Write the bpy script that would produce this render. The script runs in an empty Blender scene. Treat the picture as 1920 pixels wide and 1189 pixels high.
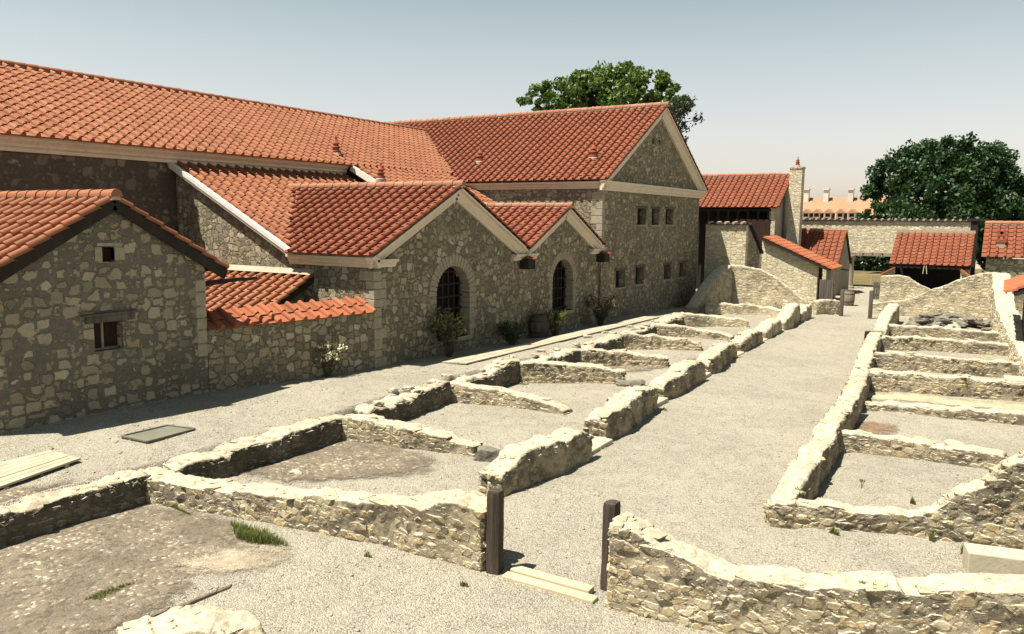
import bpy, bmesh, math, random
import numpy as np
from mathutils import Vector, Matrix, noise
rad = math.radians
random.seed(7)
rng = np.random.default_rng(7)
SC = bpy.context.scene
COL = SC.collection

# ------------------------------------------------------------------ camera survey
# photo pixel size 1920x1189; the camera was solved from the vanishing points of the buildings.
# X = across the path (right), Y = along the path (away), Z = up, metres, path at z = 0
FPX, CX, CY, HC = 1500.0, 960.0, 594.5, 5.4
def _solve():
    d = np.array([1890 - CX, 421 - CY, FPX]); d /= np.linalg.norm(d)
    h = np.array([math.cos(0.010), math.sin(0.010), 0.0])
    up = np.cross(d, h); up /= np.linalg.norm(up)
    if up[1] > 0: up = -up
    return np.array([np.cross(d, up), d, up])
RM = _solve()
CAMP = np.array([0.0, 0.0, HC])
def _ray(px, py): return RM @ np.array([px - CX, py - CY, FPX])
def G(px, py, z=0.0):
    r = _ray(px, py); return CAMP + r * ((z - HC) / r[2])
def VX(px, py, X):
    r = _ray(px, py); return CAMP + r * (X / r[0])
def VY(px, py, Y):
    r = _ray(px, py); return CAMP + r * (Y / r[1])
def depth(p): return float((RM.T @ (np.array(p) - CAMP))[2])

# ------------------------------------------------------------------ node helpers
def newmat(name):
    m = bpy.data.materials.new(name); m.use_nodes = True
    nt = m.node_tree; nt.nodes.clear()
    out = nt.nodes.new('ShaderNodeOutputMaterial'); b = nt.nodes.new('ShaderNodeBsdfPrincipled')
    nt.links.new(b.outputs[0], out.inputs[0])
    b.inputs['Specular IOR Level'].default_value = 0.2
    b.inputs['Roughness'].default_value = 0.9
    return m, nt, b, out
def setin(nt, sock, v):
    if isinstance(v, bpy.types.NodeSocket): nt.links.new(v, sock)
    elif isinstance(v, (tuple, list)) and len(v) == 3 and sock.type == 'RGBA': sock.default_value = (*v, 1)
    else: sock.default_value = v
def MATH(nt, op, a, b=0.0, c=None, clamp=False):
    n = nt.nodes.new('ShaderNodeMath'); n.operation = op; n.use_clamp = clamp
    setin(nt, n.inputs[0], a); setin(nt, n.inputs[1], b)
    if c is not None: setin(nt, n.inputs[2], c)
    return n.outputs[0]
def MIX(nt, f, a, b, mode='MIX'):
    n = nt.nodes.new('ShaderNodeMix'); n.data_type = 'RGBA'; n.blend_type = mode
    setin(nt, n.inputs[0], f); setin(nt, n.inputs[6], a); setin(nt, n.inputs[7], b)
    return n.outputs[2]
def NOISE(nt, vec, scale, detail=3.0, rough=0.55, dist=0.0, color=False):
    n = nt.nodes.new('ShaderNodeTexNoise'); setin(nt, n.inputs['Vector'], vec)
    n.inputs['Scale'].default_value = scale; n.inputs['Detail'].default_value = detail
    n.inputs['Roughness'].default_value = rough; n.inputs['Distortion'].default_value = dist
    return n.outputs['Color' if color else 'Fac']
def VORO(nt, vec, scale, feature='F1', rnd=1.0, out='Distance'):
    n = nt.nodes.new('ShaderNodeTexVoronoi'); n.feature = feature; setin(nt, n.inputs['Vector'], vec)
    n.inputs['Scale'].default_value = scale; n.inputs['Randomness'].default_value = rnd
    return n.outputs[out]
def SMOOTH(nt, v, lo, hi, tlo=0.0, thi=1.0):
    n = nt.nodes.new('ShaderNodeMapRange'); n.interpolation_type = 'SMOOTHSTEP'
    for i, x in enumerate((v, lo, hi, tlo, thi)): setin(nt, n.inputs[i], x)
    return n.outputs[0]
def RAMP(nt, fac, stops):
    n = nt.nodes.new('ShaderNodeValToRGB'); setin(nt, n.inputs[0], fac); e = n.color_ramp.elements
    while len(e) < len(stops): e.new(0.5)
    for el, (p, c) in zip(e, stops): el.position = p; el.color = (*c, 1)
    return n.outputs[0]
def COORD(nt, scale=(1, 1, 1), which='Object'):
    t = nt.nodes.new('ShaderNodeTexCoord'); m = nt.nodes.new('ShaderNodeMapping')
    m.inputs['Scale'].default_value = scale; nt.links.new(t.outputs[which], m.inputs[0]); return m.outputs[0]
def WARP(nt, vec, scale, amt):
    c = NOISE(nt, vec, scale, 3, color=True)
    s = nt.nodes.new('ShaderNodeVectorMath'); s.operation = 'SUBTRACT'; nt.links.new(c, s.inputs[0]); s.inputs[1].default_value = (.5, .5, .5)
    k = nt.nodes.new('ShaderNodeVectorMath'); k.operation = 'SCALE'; nt.links.new(s.outputs[0], k.inputs[0]); k.inputs['Scale'].default_value = amt
    a = nt.nodes.new('ShaderNodeVectorMath'); a.operation = 'ADD'; nt.links.new(vec, a.inputs[0]); nt.links.new(k.outputs[0], a.inputs[1])
    return a.outputs[0]
def BUMP(nt, b, h, dist, strength=1.0):
    n = nt.nodes.new('ShaderNodeBump'); n.inputs['Strength'].default_value = strength; n.inputs['Distance'].default_value = dist
    setin(nt, n.inputs['Height'], h); nt.links.new(n.outputs[0], b.inputs['Normal'])
def NZ(nt):
    g = nt.nodes.new('ShaderNodeNewGeometry'); s = nt.nodes.new('ShaderNodeSeparateXYZ')
    nt.links.new(g.outputs['Normal'], s.inputs[0]); return s.outputs[2]
def ATTR(nt, name):
    a = nt.nodes.new('ShaderNodeAttribute'); a.attribute_name = name; return a.outputs['Fac']

# ------------------------------------------------------------------ materials
def MINK(nt, vec, scale, feature, exp=3.6, rnd=.76, out='Distance'):
    n = nt.nodes.new('ShaderNodeTexVoronoi'); n.feature = feature; n.distance = 'MINKOWSKI'; setin(nt, n.inputs['Vector'], vec)
    n.inputs['Scale'].default_value = scale; n.inputs['Exponent'].default_value = exp; n.inputs['Randomness'].default_value = rnd
    return n
def masonry(name, scale, zs, stones, mortar, jlo, jhi, bump, disp=0.0, cap=None, stain=0.35, patch=None, smear=.22, small=True, mexp=3.6, mrnd=.76):
    """rubble: blocky irregular stones (3-D cells, so they turn the corners) bedded in mortar that is smeared over them in places"""
    m, nt, b, out = newmat(name)
    v0 = COORD(nt); v1 = COORD(nt, (1, 1, zs))
    v = WARP(nt, WARP(nt, v1, 1.3, 0.20), 5.5, 0.115)
    fine = NOISE(nt, v0, 38, 4, .65); mid = NOISE(nt, v0, 8, 4, .6); big = NOISE(nt, v0, .55, 4, .6); smr = NOISE(nt, v0, .9, 4, .6)
    def layer(sc_, lo, hi):
        n1 = MINK(nt, v, sc_, 'F1', mexp, mrnd); n2 = MINK(nt, v, sc_, 'F2', mexp, mrnd)
        e = MATH(nt, 'SUBTRACT', n2.outputs['Distance'], n1.outputs['Distance'])
        sep = nt.nodes.new('ShaderNodeSeparateColor'); nt.links.new(n1.outputs['Color'], sep.inputs[0]); r1, r2, r3 = sep.outputs
        thr = MATH(nt, 'MULTIPLY_ADD', MATH(nt, 'POWER', r2, 1.4), hi - lo, lo)
        thr = MATH(nt, 'ADD', thr, MATH(nt, 'MULTIPLY', MATH(nt, 'SUBTRACT', mid, .5), .22))
        if smear: thr = MATH(nt, 'ADD', thr, SMOOTH(nt, smr, .50, .72, 0, smear * 1.6))
        return e, thr, r1, r3
    e, thr, r1, r3 = layer(scale, jlo, jhi)
    capf = None
    if cap:
        capf = SMOOTH(nt, MATH(nt, 'ADD', NZ(nt), MATH(nt, 'MULTIPLY', MATH(nt, 'SUBTRACT', mid, .5), .7)), .42, .72)
        thr = MATH(nt, 'ADD', thr, MATH(nt, 'MULTIPLY', capf, .2))
    mask = SMOOTH(nt, MATH(nt, 'SUBTRACT', e, thr), -.05 if cap else -.03, .13 if cap else .085)
    n = len(stones); stops = [((i + .5) / n, c) for i, c in enumerate(stones)]
    sc = RAMP(nt, r1, stops)
    if cap:   # modelled stones carry their own number in 'tile'
        tl = ATTR(nt, 'tile'); iss = MATH(nt, 'GREATER_THAN', tl, .001); sc = MIX(nt, iss, sc, RAMP(nt, tl, stops))
        film = MATH(nt, 'SUBTRACT', 1.0, SMOOTH(nt, mid, .50, .66, 0, .75)); mask = MATH(nt, 'MAXIMUM', mask, MATH(nt, 'MULTIPLY', iss, film))
    hmask = mask
    if small:
        e2, t2, q1, q3 = layer(scale * 2.3, jlo + .10, jhi + .25)
        m2 = SMOOTH(nt, MATH(nt, 'SUBTRACT', e2, t2), -.02, .08)
        if capf: m2 = MATH(nt, 'MULTIPLY', m2, MATH(nt, 'SUBTRACT', 1.0, capf))
    grain = RAMP(nt, fine, [(.25, (.66, .64, .60)), (.6, (1.05, 1.05, 1.04))])
    vein = SMOOTH(nt, mid, .52, .75, 0, .45)
    dk = tuple(x * .55 for x in mortar)
    sc = MIX(nt, vein, MIX(nt, 1.0, sc, grain, 'MULTIPLY'), dk)
    mc = MIX(nt, SMOOTH(nt, mid, .3, .75), tuple(x * .82 for x in mortar), tuple(x * 1.1 for x in mortar))
    mc = MIX(nt, 1.0, mc, RAMP(nt, fine, [(.2, (.72, .72, .72)), (.6, (1.02, 1.02, 1.02))]), 'MULTIPLY')
    if small:
        sc2 = MIX(nt, 1.0, RAMP(nt, q1, stops), grain, 'MULTIPLY'); mc = MIX(nt, MATH(nt, 'MULTIPLY', m2, .8), mc, sc2)
        hmask = MATH(nt, 'MAXIMUM', mask, MATH(nt, 'MULTIPLY', m2, .6))
    if cap:
        mc = MIX(nt, capf, mc, MIX(nt, SMOOTH(nt, mid, .3, .62), tuple(x * .66 for x in cap), cap))
        sc = MIX(nt, MATH(nt, 'MULTIPLY', capf, .5), sc, cap)
    col = MIX(nt, mask, mc, sc)
    if patch:   # weathered lichen / soot patches with a ragged outline of their own
        pf = SMOOTH(nt, MATH(nt, 'ADD', NOISE(nt, v0, 1.7, 5, .65), MATH(nt, 'MULTIPLY', MATH(nt, 'SUBTRACT', fine, .5), .3)), .50, .62, 0, patch)
        if capf:
            crest = SMOOTH(nt, MATH(nt, 'ADD', ATTR(nt, 'crest'), MATH(nt, 'MULTIPLY', MATH(nt, 'SUBTRACT', NOISE(nt, v0, 2.6, 5, .65), .5), 1.5)), .68, .98, 0, patch)
            pf = MATH(nt, 'MAXIMUM', pf, crest); pf = MATH(nt, 'MULTIPLY', pf, MATH(nt, 'SUBTRACT', 1.0, MATH(nt, 'MULTIPLY', capf, .85)))
        col = MIX(nt, pf, col, (.075, .065, .05))
    col = MIX(nt, SMOOTH(nt, big, .38, .72, 0, stain), col, MIX(nt, 1.0, col, (.60, .56, .49), 'MULTIPLY'))
    nt.links.new(col, b.inputs['Base Color']); b.inputs['Specular IOR Level'].default_value = .12
    dome = MATH(nt, 'MULTIPLY', hmask, MATH(nt, 'MULTIPLY_ADD', r3, .6, .5))
    h = MATH(nt, 'ADD', dome, MATH(nt, 'MULTIPLY', mid, .65)); h = MATH(nt, 'ADD', h, MATH(nt, 'MULTIPLY', fine, .30))
    if disp:
        d = nt.nodes.new('ShaderNodeDisplacement'); d.inputs['Midlevel'].default_value = .9; d.inputs['Scale'].default_value = disp
        nt.links.new(h, d.inputs['Height']); nt.links.new(d.outputs[0], out.inputs['Displacement']); m.displacement_method = 'BOTH'
    else: BUMP(nt, b, h, bump)
    return m

def gravel(name, c1, c2, c3, patchy=.5, yellow=None):
    m, nt, b, out = newmat(name); v = COORD(nt)
    big = NOISE(nt, v, .35, 5, .6); mid = NOISE(nt, v, 2.3, 5, .65); fine = NOISE(nt, v, 30, 3, .7)
    peb = VORO(nt, v, 46, 'F1', 1.0, 'Color'); pd = VORO(nt, v, 46, 'F1', 1.0)
    s = nt.nodes.new('ShaderNodeSeparateColor'); nt.links.new(peb, s.inputs[0])
    base = MIX(nt, SMOOTH(nt, MATH(nt, 'ADD', MATH(nt, 'MULTIPLY', big, .6), MATH(nt, 'MULTIPLY', mid, .4)), .38, .62), c1, c2)
    tint = RAMP(nt, s.outputs[0], [(0, (.42, .41, .39)), (.25, (.76, .75, .73)), (.55, (1, 1, 1)), (1, (1.32, 1.29, 1.22))])
    col = MIX(nt, SMOOTH(nt, mid, .3, .62, .45, .95), base, MIX(nt, 1.0, base, tint, 'MULTIPLY'))
    col = MIX(nt, SMOOTH(nt, fine, .5, .8, 0, .35), col, c3)
    if yellow: col = MIX(nt, SMOOTH(nt, NOISE(nt, v, .8, 4, .6), .58, .7, 0, .5), col, yellow)
    nt.links.new(col, b.inputs['Base Color']); b.inputs['Specular IOR Level'].default_value = .08
    h = MATH(nt, 'ADD', MATH(nt, 'MULTIPLY', MATH(nt, 'SUBTRACT', 1.0, pd), .55), MATH(nt, 'MULTIPLY', fine, .5))
    h = MATH(nt, 'ADD', h, MATH(nt, 'MULTIPLY', mid, 1.4))
    BUMP(nt, b, h, .045); return m

def MIXC(a, b, t): return tuple(x * (1 - t) + y * t for x, y in zip(a, b))
def tilemat(name, c, pale):
    m, nt, b, out = newmat(name); v = COORD(nt); r = ATTR(nt, 'tile')
    a = RAMP(nt, r, [(0, tuple(x * .86 for x in c)), (.4, c), (.9, tuple(x * 1.08 for x in c)), (1, MIXC(c, pale, .5))])
    n = NOISE(nt, v, 6, 4, .6); g = NOISE(nt, v, .5, 3, .6)
    col = MIX(nt, SMOOTH(nt, n, .5, .85, 0, .28), a, pale)
    col = MIX(nt, SMOOTH(nt, g, .45, .75, 0, .3), col, MIX(nt, 1.0, col, (.7, .66, .62), 'MULTIPLY'))
    col = MIX(nt, SMOOTH(nt, NOISE(nt, v, 22, 3, .7), .68, .78, 0, .3), col, (.10, .07, .05))
    nt.links.new(col, b.inputs['Base Color']); b.inputs['Roughness'].default_value = .75
    BUMP(nt, b, n, .006); return m

def plain(name, c, c2=None, scale=4.0, rough=.85, bump=.004, stretch=(1, 1, 1), spec=.2, speck=None):
    m, nt, b, out = newmat(name); v = COORD(nt, stretch); c2 = c2 or tuple(x * .75 for x in c)
    n = NOISE(nt, v, scale, 5, .62); n2 = NOISE(nt, v, scale * 7, 3, .6)
    col = MIX(nt, SMOOTH(nt, n, .3, .7), c, c2)
    col = MIX(nt, SMOOTH(nt, n2, .45, .8, 0, .4), col, tuple(x * .6 for x in c2))
    if speck: col = MIX(nt, SMOOTH(nt, NOISE(nt, v, scale * 3, 2), .62, .7, 0, .8), col, speck)
    nt.links.new(col, b.inputs['Base Color']); b.inputs['Roughness'].default_value = rough; b.inputs['Specular IOR Level'].default_value = spec
    BUMP(nt, b, MATH(nt, 'ADD', n, MATH(nt, 'MULTIPLY', n2, .5)), bump); return m

def leafmat(name, c1, c2, trans=.25):
    m, nt, b, out = newmat(name); r = ATTR(nt, 'tile')
    col = RAMP(nt, r, [(0, tuple(x * .6 for x in c1)), (.5, c1), (1, c2)])
    nt.links.new(col, b.inputs['Base Color']); b.inputs['Roughness'].default_value = .5; b.inputs['Specular IOR Level'].default_value = .35
    t = nt.nodes.new('ShaderNodeBsdfTranslucent'); setin(nt, t.inputs[0], MIX(nt, 1.0, col, (1.1, 1.3, .5), 'MULTIPLY'))
    x = nt.nodes.new('ShaderNodeMixShader'); x.inputs[0].default_value = trans
    nt.links.new(b.outputs[0], x.inputs[1]); nt.links.new(t.outputs[0], x.inputs[2]); nt.links.new(x.outputs[0], out.inputs[0]); return m

def floormat(name, c, light, holes):
    m, nt, b, out = newmat(name); v = COORD(nt)
    n = NOISE(nt, v, 1.1, 5, .65); p = VORO(nt, WARP(nt, v, 6, .1), 15, 'F1', 1.0, 'Color'); d = VORO(nt, WARP(nt, v, 6, .1), 15, 'F1', 1.0)
    s = nt.nodes.new('ShaderNodeSeparateColor'); nt.links.new(p, s.inputs[0])
    col = MIX(nt, SMOOTH(nt, n, .35, .65), c, tuple(x * 1.45 for x in c))
    f = MATH(nt, 'MULTIPLY', SMOOTH(nt, s.outputs[0], .74, .8), SMOOTH(nt, n, .38, .6))
    col = MIX(nt, MATH(nt, 'MULTIPLY', f, SMOOTH(nt, d, .62, .40)), col, light)
    col = MIX(nt, SMOOTH(nt, s.outputs[1], .72, .8, 0, .6), col, holes)
    fn = NOISE(nt, v, 40, 3, .7); col = MIX(nt, 1.0, col, RAMP(nt, fn, [(.3, (.7, .7, .7)), (.65, (1.15, 1.15, 1.15))]), 'MULTIPLY')
    nt.links.new(col, b.inputs['Base Color'])
    BUMP(nt, b, MATH(nt, 'ADD', MATH(nt, 'MULTIPLY', d, -.6), fn), .03)
    # ragged edge: the sheet thins out into the gravel along its rim
    e = ATTR(nt, 'edge'); a = SMOOTH(nt, MATH(nt, 'ADD', MATH(nt, 'ADD', e, MATH(nt, 'MULTIPLY', MATH(nt, 'SUBTRACT', NOISE(nt, v, 2.2, 6, .7), .5), 1.3)), MATH(nt, 'MULTIPLY', MATH(nt, 'SUBTRACT', fn, .5), .9)), .22, .68)
    nt.links.new(a, b.inputs['Alpha']); return m

YEL = [(.410, .307, .164), (.295, .246, .168), (.476, .389, .246), (.336, .271, .164), (.508, .435, .303), (.221, .193, .143), (.443, .344, .193)]
BUFF = [(.33, .29, .20), (.215, .187, .132), (.50, .44, .315), (.27, .233, .165), (.17, .152, .113), (.42, .367, .26), (.30, .252, .16)]
M = {}
M['wall_house'] = masonry('rubble in wide grey mortar', 2.85, 1.25, [(.35, .31, .222), (.24, .212, .15), (.46, .41, .30), (.185, .165, .122), (.39, .345, .245), (.29, .254, .178), (.33, .27, .17)], (.158, .146, .117), .05, .28, .045, stain=.4, smear=.16, mexp=6.0, mrnd=.62)
M['wall_annex'] = masonry('buff rubble with grey mortar', 3.6, 1.15, BUFF, (.178, .158, .118), .02, .17, .05, stain=.3, smear=.12)
M['wall_hall'] = masonry('small buff rubble', 3.5, 1.3, BUFF, (.189, .167, .123), .02, .16, .05, stain=.3, smear=.12)
M['wall_wing'] = masonry('dull brown rubble', 2.0, 1.2, [(.187, .160, .121), (.140, .119, .094), (.281, .248, .191), (.156, .131, .101)], (.109, .094, .073), .08, .45, .02, stain=.5, smear=.5)
M['wall_light'] = masonry('pale limestone coursed rubble', 2.8, 1.8, [(.668, .588, .427), (.576, .495, .334), (.720, .657, .495), (.622, .530, .357), (.495, .427, .300)], (.484, .420, .305), .02, .15, .035, stain=.3, smear=.12)
CAP = (.52, .455, .335)
M['ruin'] = masonry('ruined rubble walling with mortar cap', 4.4, 1.5, YEL, (.350, .297, .210), .08, .40, .03, disp=.028, cap=CAP, stain=.3, patch=.72, smear=.2)
M['ruin_dark'] = masonry('darker patched rubble of the sunken walls', 4.2, 1.5, [(.20, .17, .115), (.13, .115, .085), (.25, .22, .155), (.10, .09, .07)], (.14, .122, .09), .10, .42, .03, disp=.03, cap=CAP, stain=.4, patch=.85, smear=.15)  # darker copy of the ruin rubble with heavier dark patches, same pale cap
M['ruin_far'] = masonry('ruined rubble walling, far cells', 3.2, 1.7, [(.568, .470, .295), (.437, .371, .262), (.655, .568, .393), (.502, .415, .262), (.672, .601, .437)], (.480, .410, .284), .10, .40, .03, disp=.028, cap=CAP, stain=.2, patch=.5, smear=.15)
M['loose'] = plain('weathered limestone', (.42, .38, .29), (.25, .225, .18), 3.5, .9, .03)
M['dark_slab'] = plain('grey lichened slab', (.21, .19, .15), (.085, .078, .065), 2.5, .9, .03)
M['ashlar'] = plain('dressed limestone', (.345, .305, .222), (.26, .23, .168), 5, .9, .012)
M['slab_pale'] = plain('pale cut limestone', (.46, .41, .30), (.38, .335, .245), 3, .9, .01)
M['gravel'] = gravel('pale limestone gravel', (.375, .343, .277), (.315, .287, .231), (.20, .182, .148))
M['gravel_dry'] = floormat('gravel with withered yellow moss', (.37, .325, .215), (.40, .355, .25), (.32, .285, .20))
M['tile_red'] = tilemat('red terracotta tile', (.185, .057, .029), (.232, .095, .052))
M['tile_pale'] = tilemat('faded terracotta tile', (.261, .101, .050), (.312, .156, .094))
M['tile_orange'] = tilemat('orange terracotta tile', (.294, .097, .044), (.350, .147, .083))
M['ridge'] = tilemat('sun-bleached ridge tile', (.299, .136, .079), (.370, .255, .185))
M['mortar'] = plain('pale bedding mortar', (.44, .35, .26), (.34, .26, .19), 6)
M['cornice'] = plain('cream painted moulding', (.671, .576, .439), (.602, .516, .396), 1.2, .8, .002)
M['white_trim'] = plain('white painted board', (.72, .68, .60), (.64, .60, .52), 1.5, .7, .002)
M['plaster'] = plain('grey lime plaster', (.36, .32, .25), (.28, .25, .19), 1.5)
M['wood_dark'] = plain('dark oiled timber', (.032, .025, .019), (.018, .014, .011), 3, .8, .006, (1, 1, .2))
M['wood_post'] = plain('weathered black timber', (.085, .068, .05), (.035, .028, .022), 5, .9, .02, (2.2, 2.2, .16))
M['wood_door'] = plain('reddish timber', (.045, .022, .014), (.028, .014, .010), 4, .8, .005, (1, 1, .2))
M['shutter'] = plain('dark red-brown shutter', (.036, .019, .013), (.02, .012, .009), 4, .8, .005, (1, 1, .2))
M['wood_grey'] = plain('grey barn boards', (.13, .115, .095), (.07, .06, .05), 4, .9, .01, (1, 1, .15))
M['plank'] = plain('bleached planks', (.42, .36, .265), (.34, .29, .21), 3, .85, .006, (.5, .5, 1))
M['sill'] = plain('new pale timber', (.50, .42, .27), (.44, .36, .23), 3, .8, .006, (.3, 2, 2))
M['iron'] = plain('grey green steel', (.17, .165, .125), (.13, .125, .095), 2, .7, .003)
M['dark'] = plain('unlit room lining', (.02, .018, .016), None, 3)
M['vent_red'] = plain('terracotta turret', (.34, .09, .05), (.22, .06, .035), 6)
M['barrel_wood'] = plain('weathered oak staves', (.30, .25, .18), (.17, .14, .10), 4, .8, .006, (3, 3, .3))
M['hoop'] = plain('rusty hoop iron', (.07, .055, .045))
M['bark'] = plain('bark', (.10, .08, .06), (.05, .042, .034), 6, .9, .03)
M['leaf_a'] = leafmat('chestnut leaves', (.075, .13, .03), (.18, .24, .06))
M['leaf_b'] = leafmat('dark broad leaves', (.022, .056, .019), (.060, .112, .034), .18)
M['leaf_c'] = leafmat('oleander leaves', (.11, .125, .045), (.24, .24, .10))
M['leaf_d'] = leafmat('dark shrub leaves', (.03, .045, .022), (.06, .085, .04))
M['twig'] = plain('dry twigs', (.09, .078, .06), (.06, .05, .04))
M['petal'] = plain('cream petals', (.75, .68, .48), (.68, .58, .36), 5)
M['petal_pink'] = plain('pink petals', (.45, .25, .20), (.35, .18, .15), 5)
M['grass'] = leafmat('grass blades', (.13, .155, .05), (.27, .26, .095))
M['lawn'] = plain('dry lawn', (.16, .12, .045), (.10, .08, .035), .6, .95, .02)
M['far_roof'] = plain('far orange roof', (.36, .19, .115), (.33, .165, .10), .4, .8)
M['far_wall'] = plain('far pale wall', (.62, .57, .48), None, 1)
M['old_floor'] = floormat('worn crushed-brick mortar floor', (.167, .136, .097), (.483, .431, .333), (.092, .076, .057))
M['floor_edge'] = plain('broken floor edge', (.165, .134, .097), (.110, .088, .064), 6, .95, .02)
M['brick_floor'] = floormat('reddish mortar floor', (.19, .125, .08), (.26, .19, .13), (.13, .085, .05))
M['bare_patch'] = floormat('smooth trodden mortar', (.30, .25, .18), (.34, .29, .22), (.27, .22, .16))

# ------------------------------------------------------------------ mesh helpers
class MB:
    def __init__(s): s.V = []; s.F = []; s.A = []
    def add(s, V, F, a=None):
        o = len(s.V); s.V += [tuple(map(float, v)) for v in V]; s.F += [tuple(i + o for i in f) for f in F]
        s.A += ([random.random() if a is None else a] * len(F)); return s
    def box(s, x0, x1, y0, y1, z0, z1, a=None):
        V = [(x, y, z) for z in (z0, z1) for y in (y0, y1) for x in (x0, x1)]
        return s.add(V, [(0, 2, 3, 1), (4, 5, 7, 6), (0, 1, 5, 4), (1, 3, 7, 5), (3, 2, 6, 7), (2, 0, 4, 6)], a)
    def beam(s, p, q, prof, out, up, a=None):
        """sweep a closed profile [(o, u)] from p to q"""
        p, q = np.array(p, float), np.array(q, float); o = np.array(out, float); u = np.array(up, float)
        n = len(prof); V = [p + o * x + u * y for x, y in prof] + [q + o * x + u * y for x, y in prof]
        F = [(i, (i + 1) % n, n + (i + 1) % n, n + i) for i in range(n)] + [tuple(range(n - 1, -1, -1)), tuple(range(n, 2 * n))]
        return s.add(V, F, a)
    def bar(s, p, q, w, h, a=None, side=None):
        p, q = Vector(p), Vector(q); d = (q - p).normalized()
        sd = Vector(side) if side is not None else d.cross(Vector((0, 0, 1)))
        if sd.length < .05: sd = Vector((1, 0, 0))
        sd.normalize(); up = sd.cross(d).normalized()
        return s.beam(p, q, [(-w / 2, -h / 2), (w / 2, -h / 2), (w / 2, h / 2), (-w / 2, h / 2)], sd, up, a)
    def tube(s, pts, rs, n=8, a=None):
        pts = [Vector(p) for p in pts]; V = []; F = []
        for i, p in enumerate(pts):
            d = (pts[min(i + 1, len(pts) - 1)] - pts[max(i - 1, 0)]).normalized()
            x = d.orthogonal().normalized(); y = d.cross(x)
            V += [p + (x * math.cos(2 * math.pi * k / n) + y * math.sin(2 * math.pi * k / n)) * rs[i] for k in range(n)]
        for i in range(len(pts) - 1):
            F += [(i * n + k, i * n + (k + 1) % n, (i + 1) * n + (k + 1) % n, (i + 1) * n + k) for k in range(n)]
        F += [tuple(range(n - 1, -1, -1)), tuple(range((len(pts) - 1) * n, len(pts) * n))]
        return s.add(V, F, a)
    def lathe(s, c, prof, n=14, a=None):
        V = []; F = []
        for r, z in prof: V += [(c[0] + r * math.cos(2 * math.pi * k / n), c[1] + r * math.sin(2 * math.pi * k / n), c[2] + z) for k in range(n)]
        for i in range(len(prof) - 1): F += [(i * n + k, i * n + (k + 1) % n, (i + 1) * n + (k + 1) % n, (i + 1) * n + k) for k in range(n)]
        F += [tuple(range(n - 1, -1, -1)), tuple(range((len(prof) - 1) * n, len(prof) * n))]
        return s.add(V, F, a)
    def prism(s, poly, vec, a=None):
        n = len(poly); P = [np.array(p, float) for p in poly]; vec = np.array(vec, float)
        F = [tuple(range(n)), tuple(range(2 * n - 1, n - 1, -1))] + [((i + 1) % n, i, n + i, n + (i + 1) % n) for i in range(n)]
        return s.add(P + [p + vec for p in P], F, a)

def link(name, me, mat, parent=None, label=None):
    o = bpy.data.objects.new(name, me); COL.objects.link(o)
    for mm in (mat if isinstance(mat, (list, tuple)) else [mat]): me.materials.append(mm)
    if parent: o.parent = parent
    if label: o['label'] = label
    return o
def rootloc(o):
    v = Vector((0, 0, 0))
    while o is not None: v += o.location; o = o.parent
    return v
def mesh(name, V, F, mat, parent=None, loc=None, A=None, smooth=None, fix=False, label=None):
    """V in world coordinates; the mesh is stored relative to its thing"""
    base = rootloc(parent) if parent else Vector(loc or (0, 0, 0))
    V = np.asarray(V, dtype=np.float64) - np.array(base)
    me = bpy.data.meshes.new(name)
    me.from_pydata(V.tolist(), [], F if isinstance(F, list) else F.tolist())
    if A is not None:
        at = me.attributes.new('tile', 'FLOAT', 'FACE'); at.data.foreach_set('value', np.asarray(A, dtype=np.float32))
    if fix:
        bm = bmesh.new(); bm.from_mesh(me); bmesh.ops.recalc_face_normals(bm, faces=bm.faces); bm.to_mesh(me); bm.free()
    if smooth is not None:
        me.shade_smooth()
        if smooth < 180: me.set_sharp_from_angle(angle=rad(smooth))
    me.update()
    o = link(name, me, mat, parent, label)
    if not parent: o.location = base
    return o
def put(mb, name, mat, parent=None, loc=None, smooth=None, label=None, bevel=0.0, fix=True):
    o = mesh(name, mb.V, mb.F, mat, parent, loc, mb.A, smooth, fix, label)
    if bevel:
        b = o.modifiers.new('Bevel', 'BEVEL'); b.width = bevel; b.segments = 2; b.limit_method = 'ANGLE'
    return o
def tag(o, label, cat, group=None, kind=None):
    if label: o['label'] = label
    if cat: o['category'] = cat
    if group: o['group'] = group
    if kind or cat: o['kind'] = kind or 'thing'
    return o
def thing(name, label, cat, loc=(0, 0, 0), group=None):
    o = bpy.data.objects.new(name, None); COL.objects.link(o); o.location = loc; o.empty_display_size = .3
    return tag(o, label, cat, group)

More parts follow.
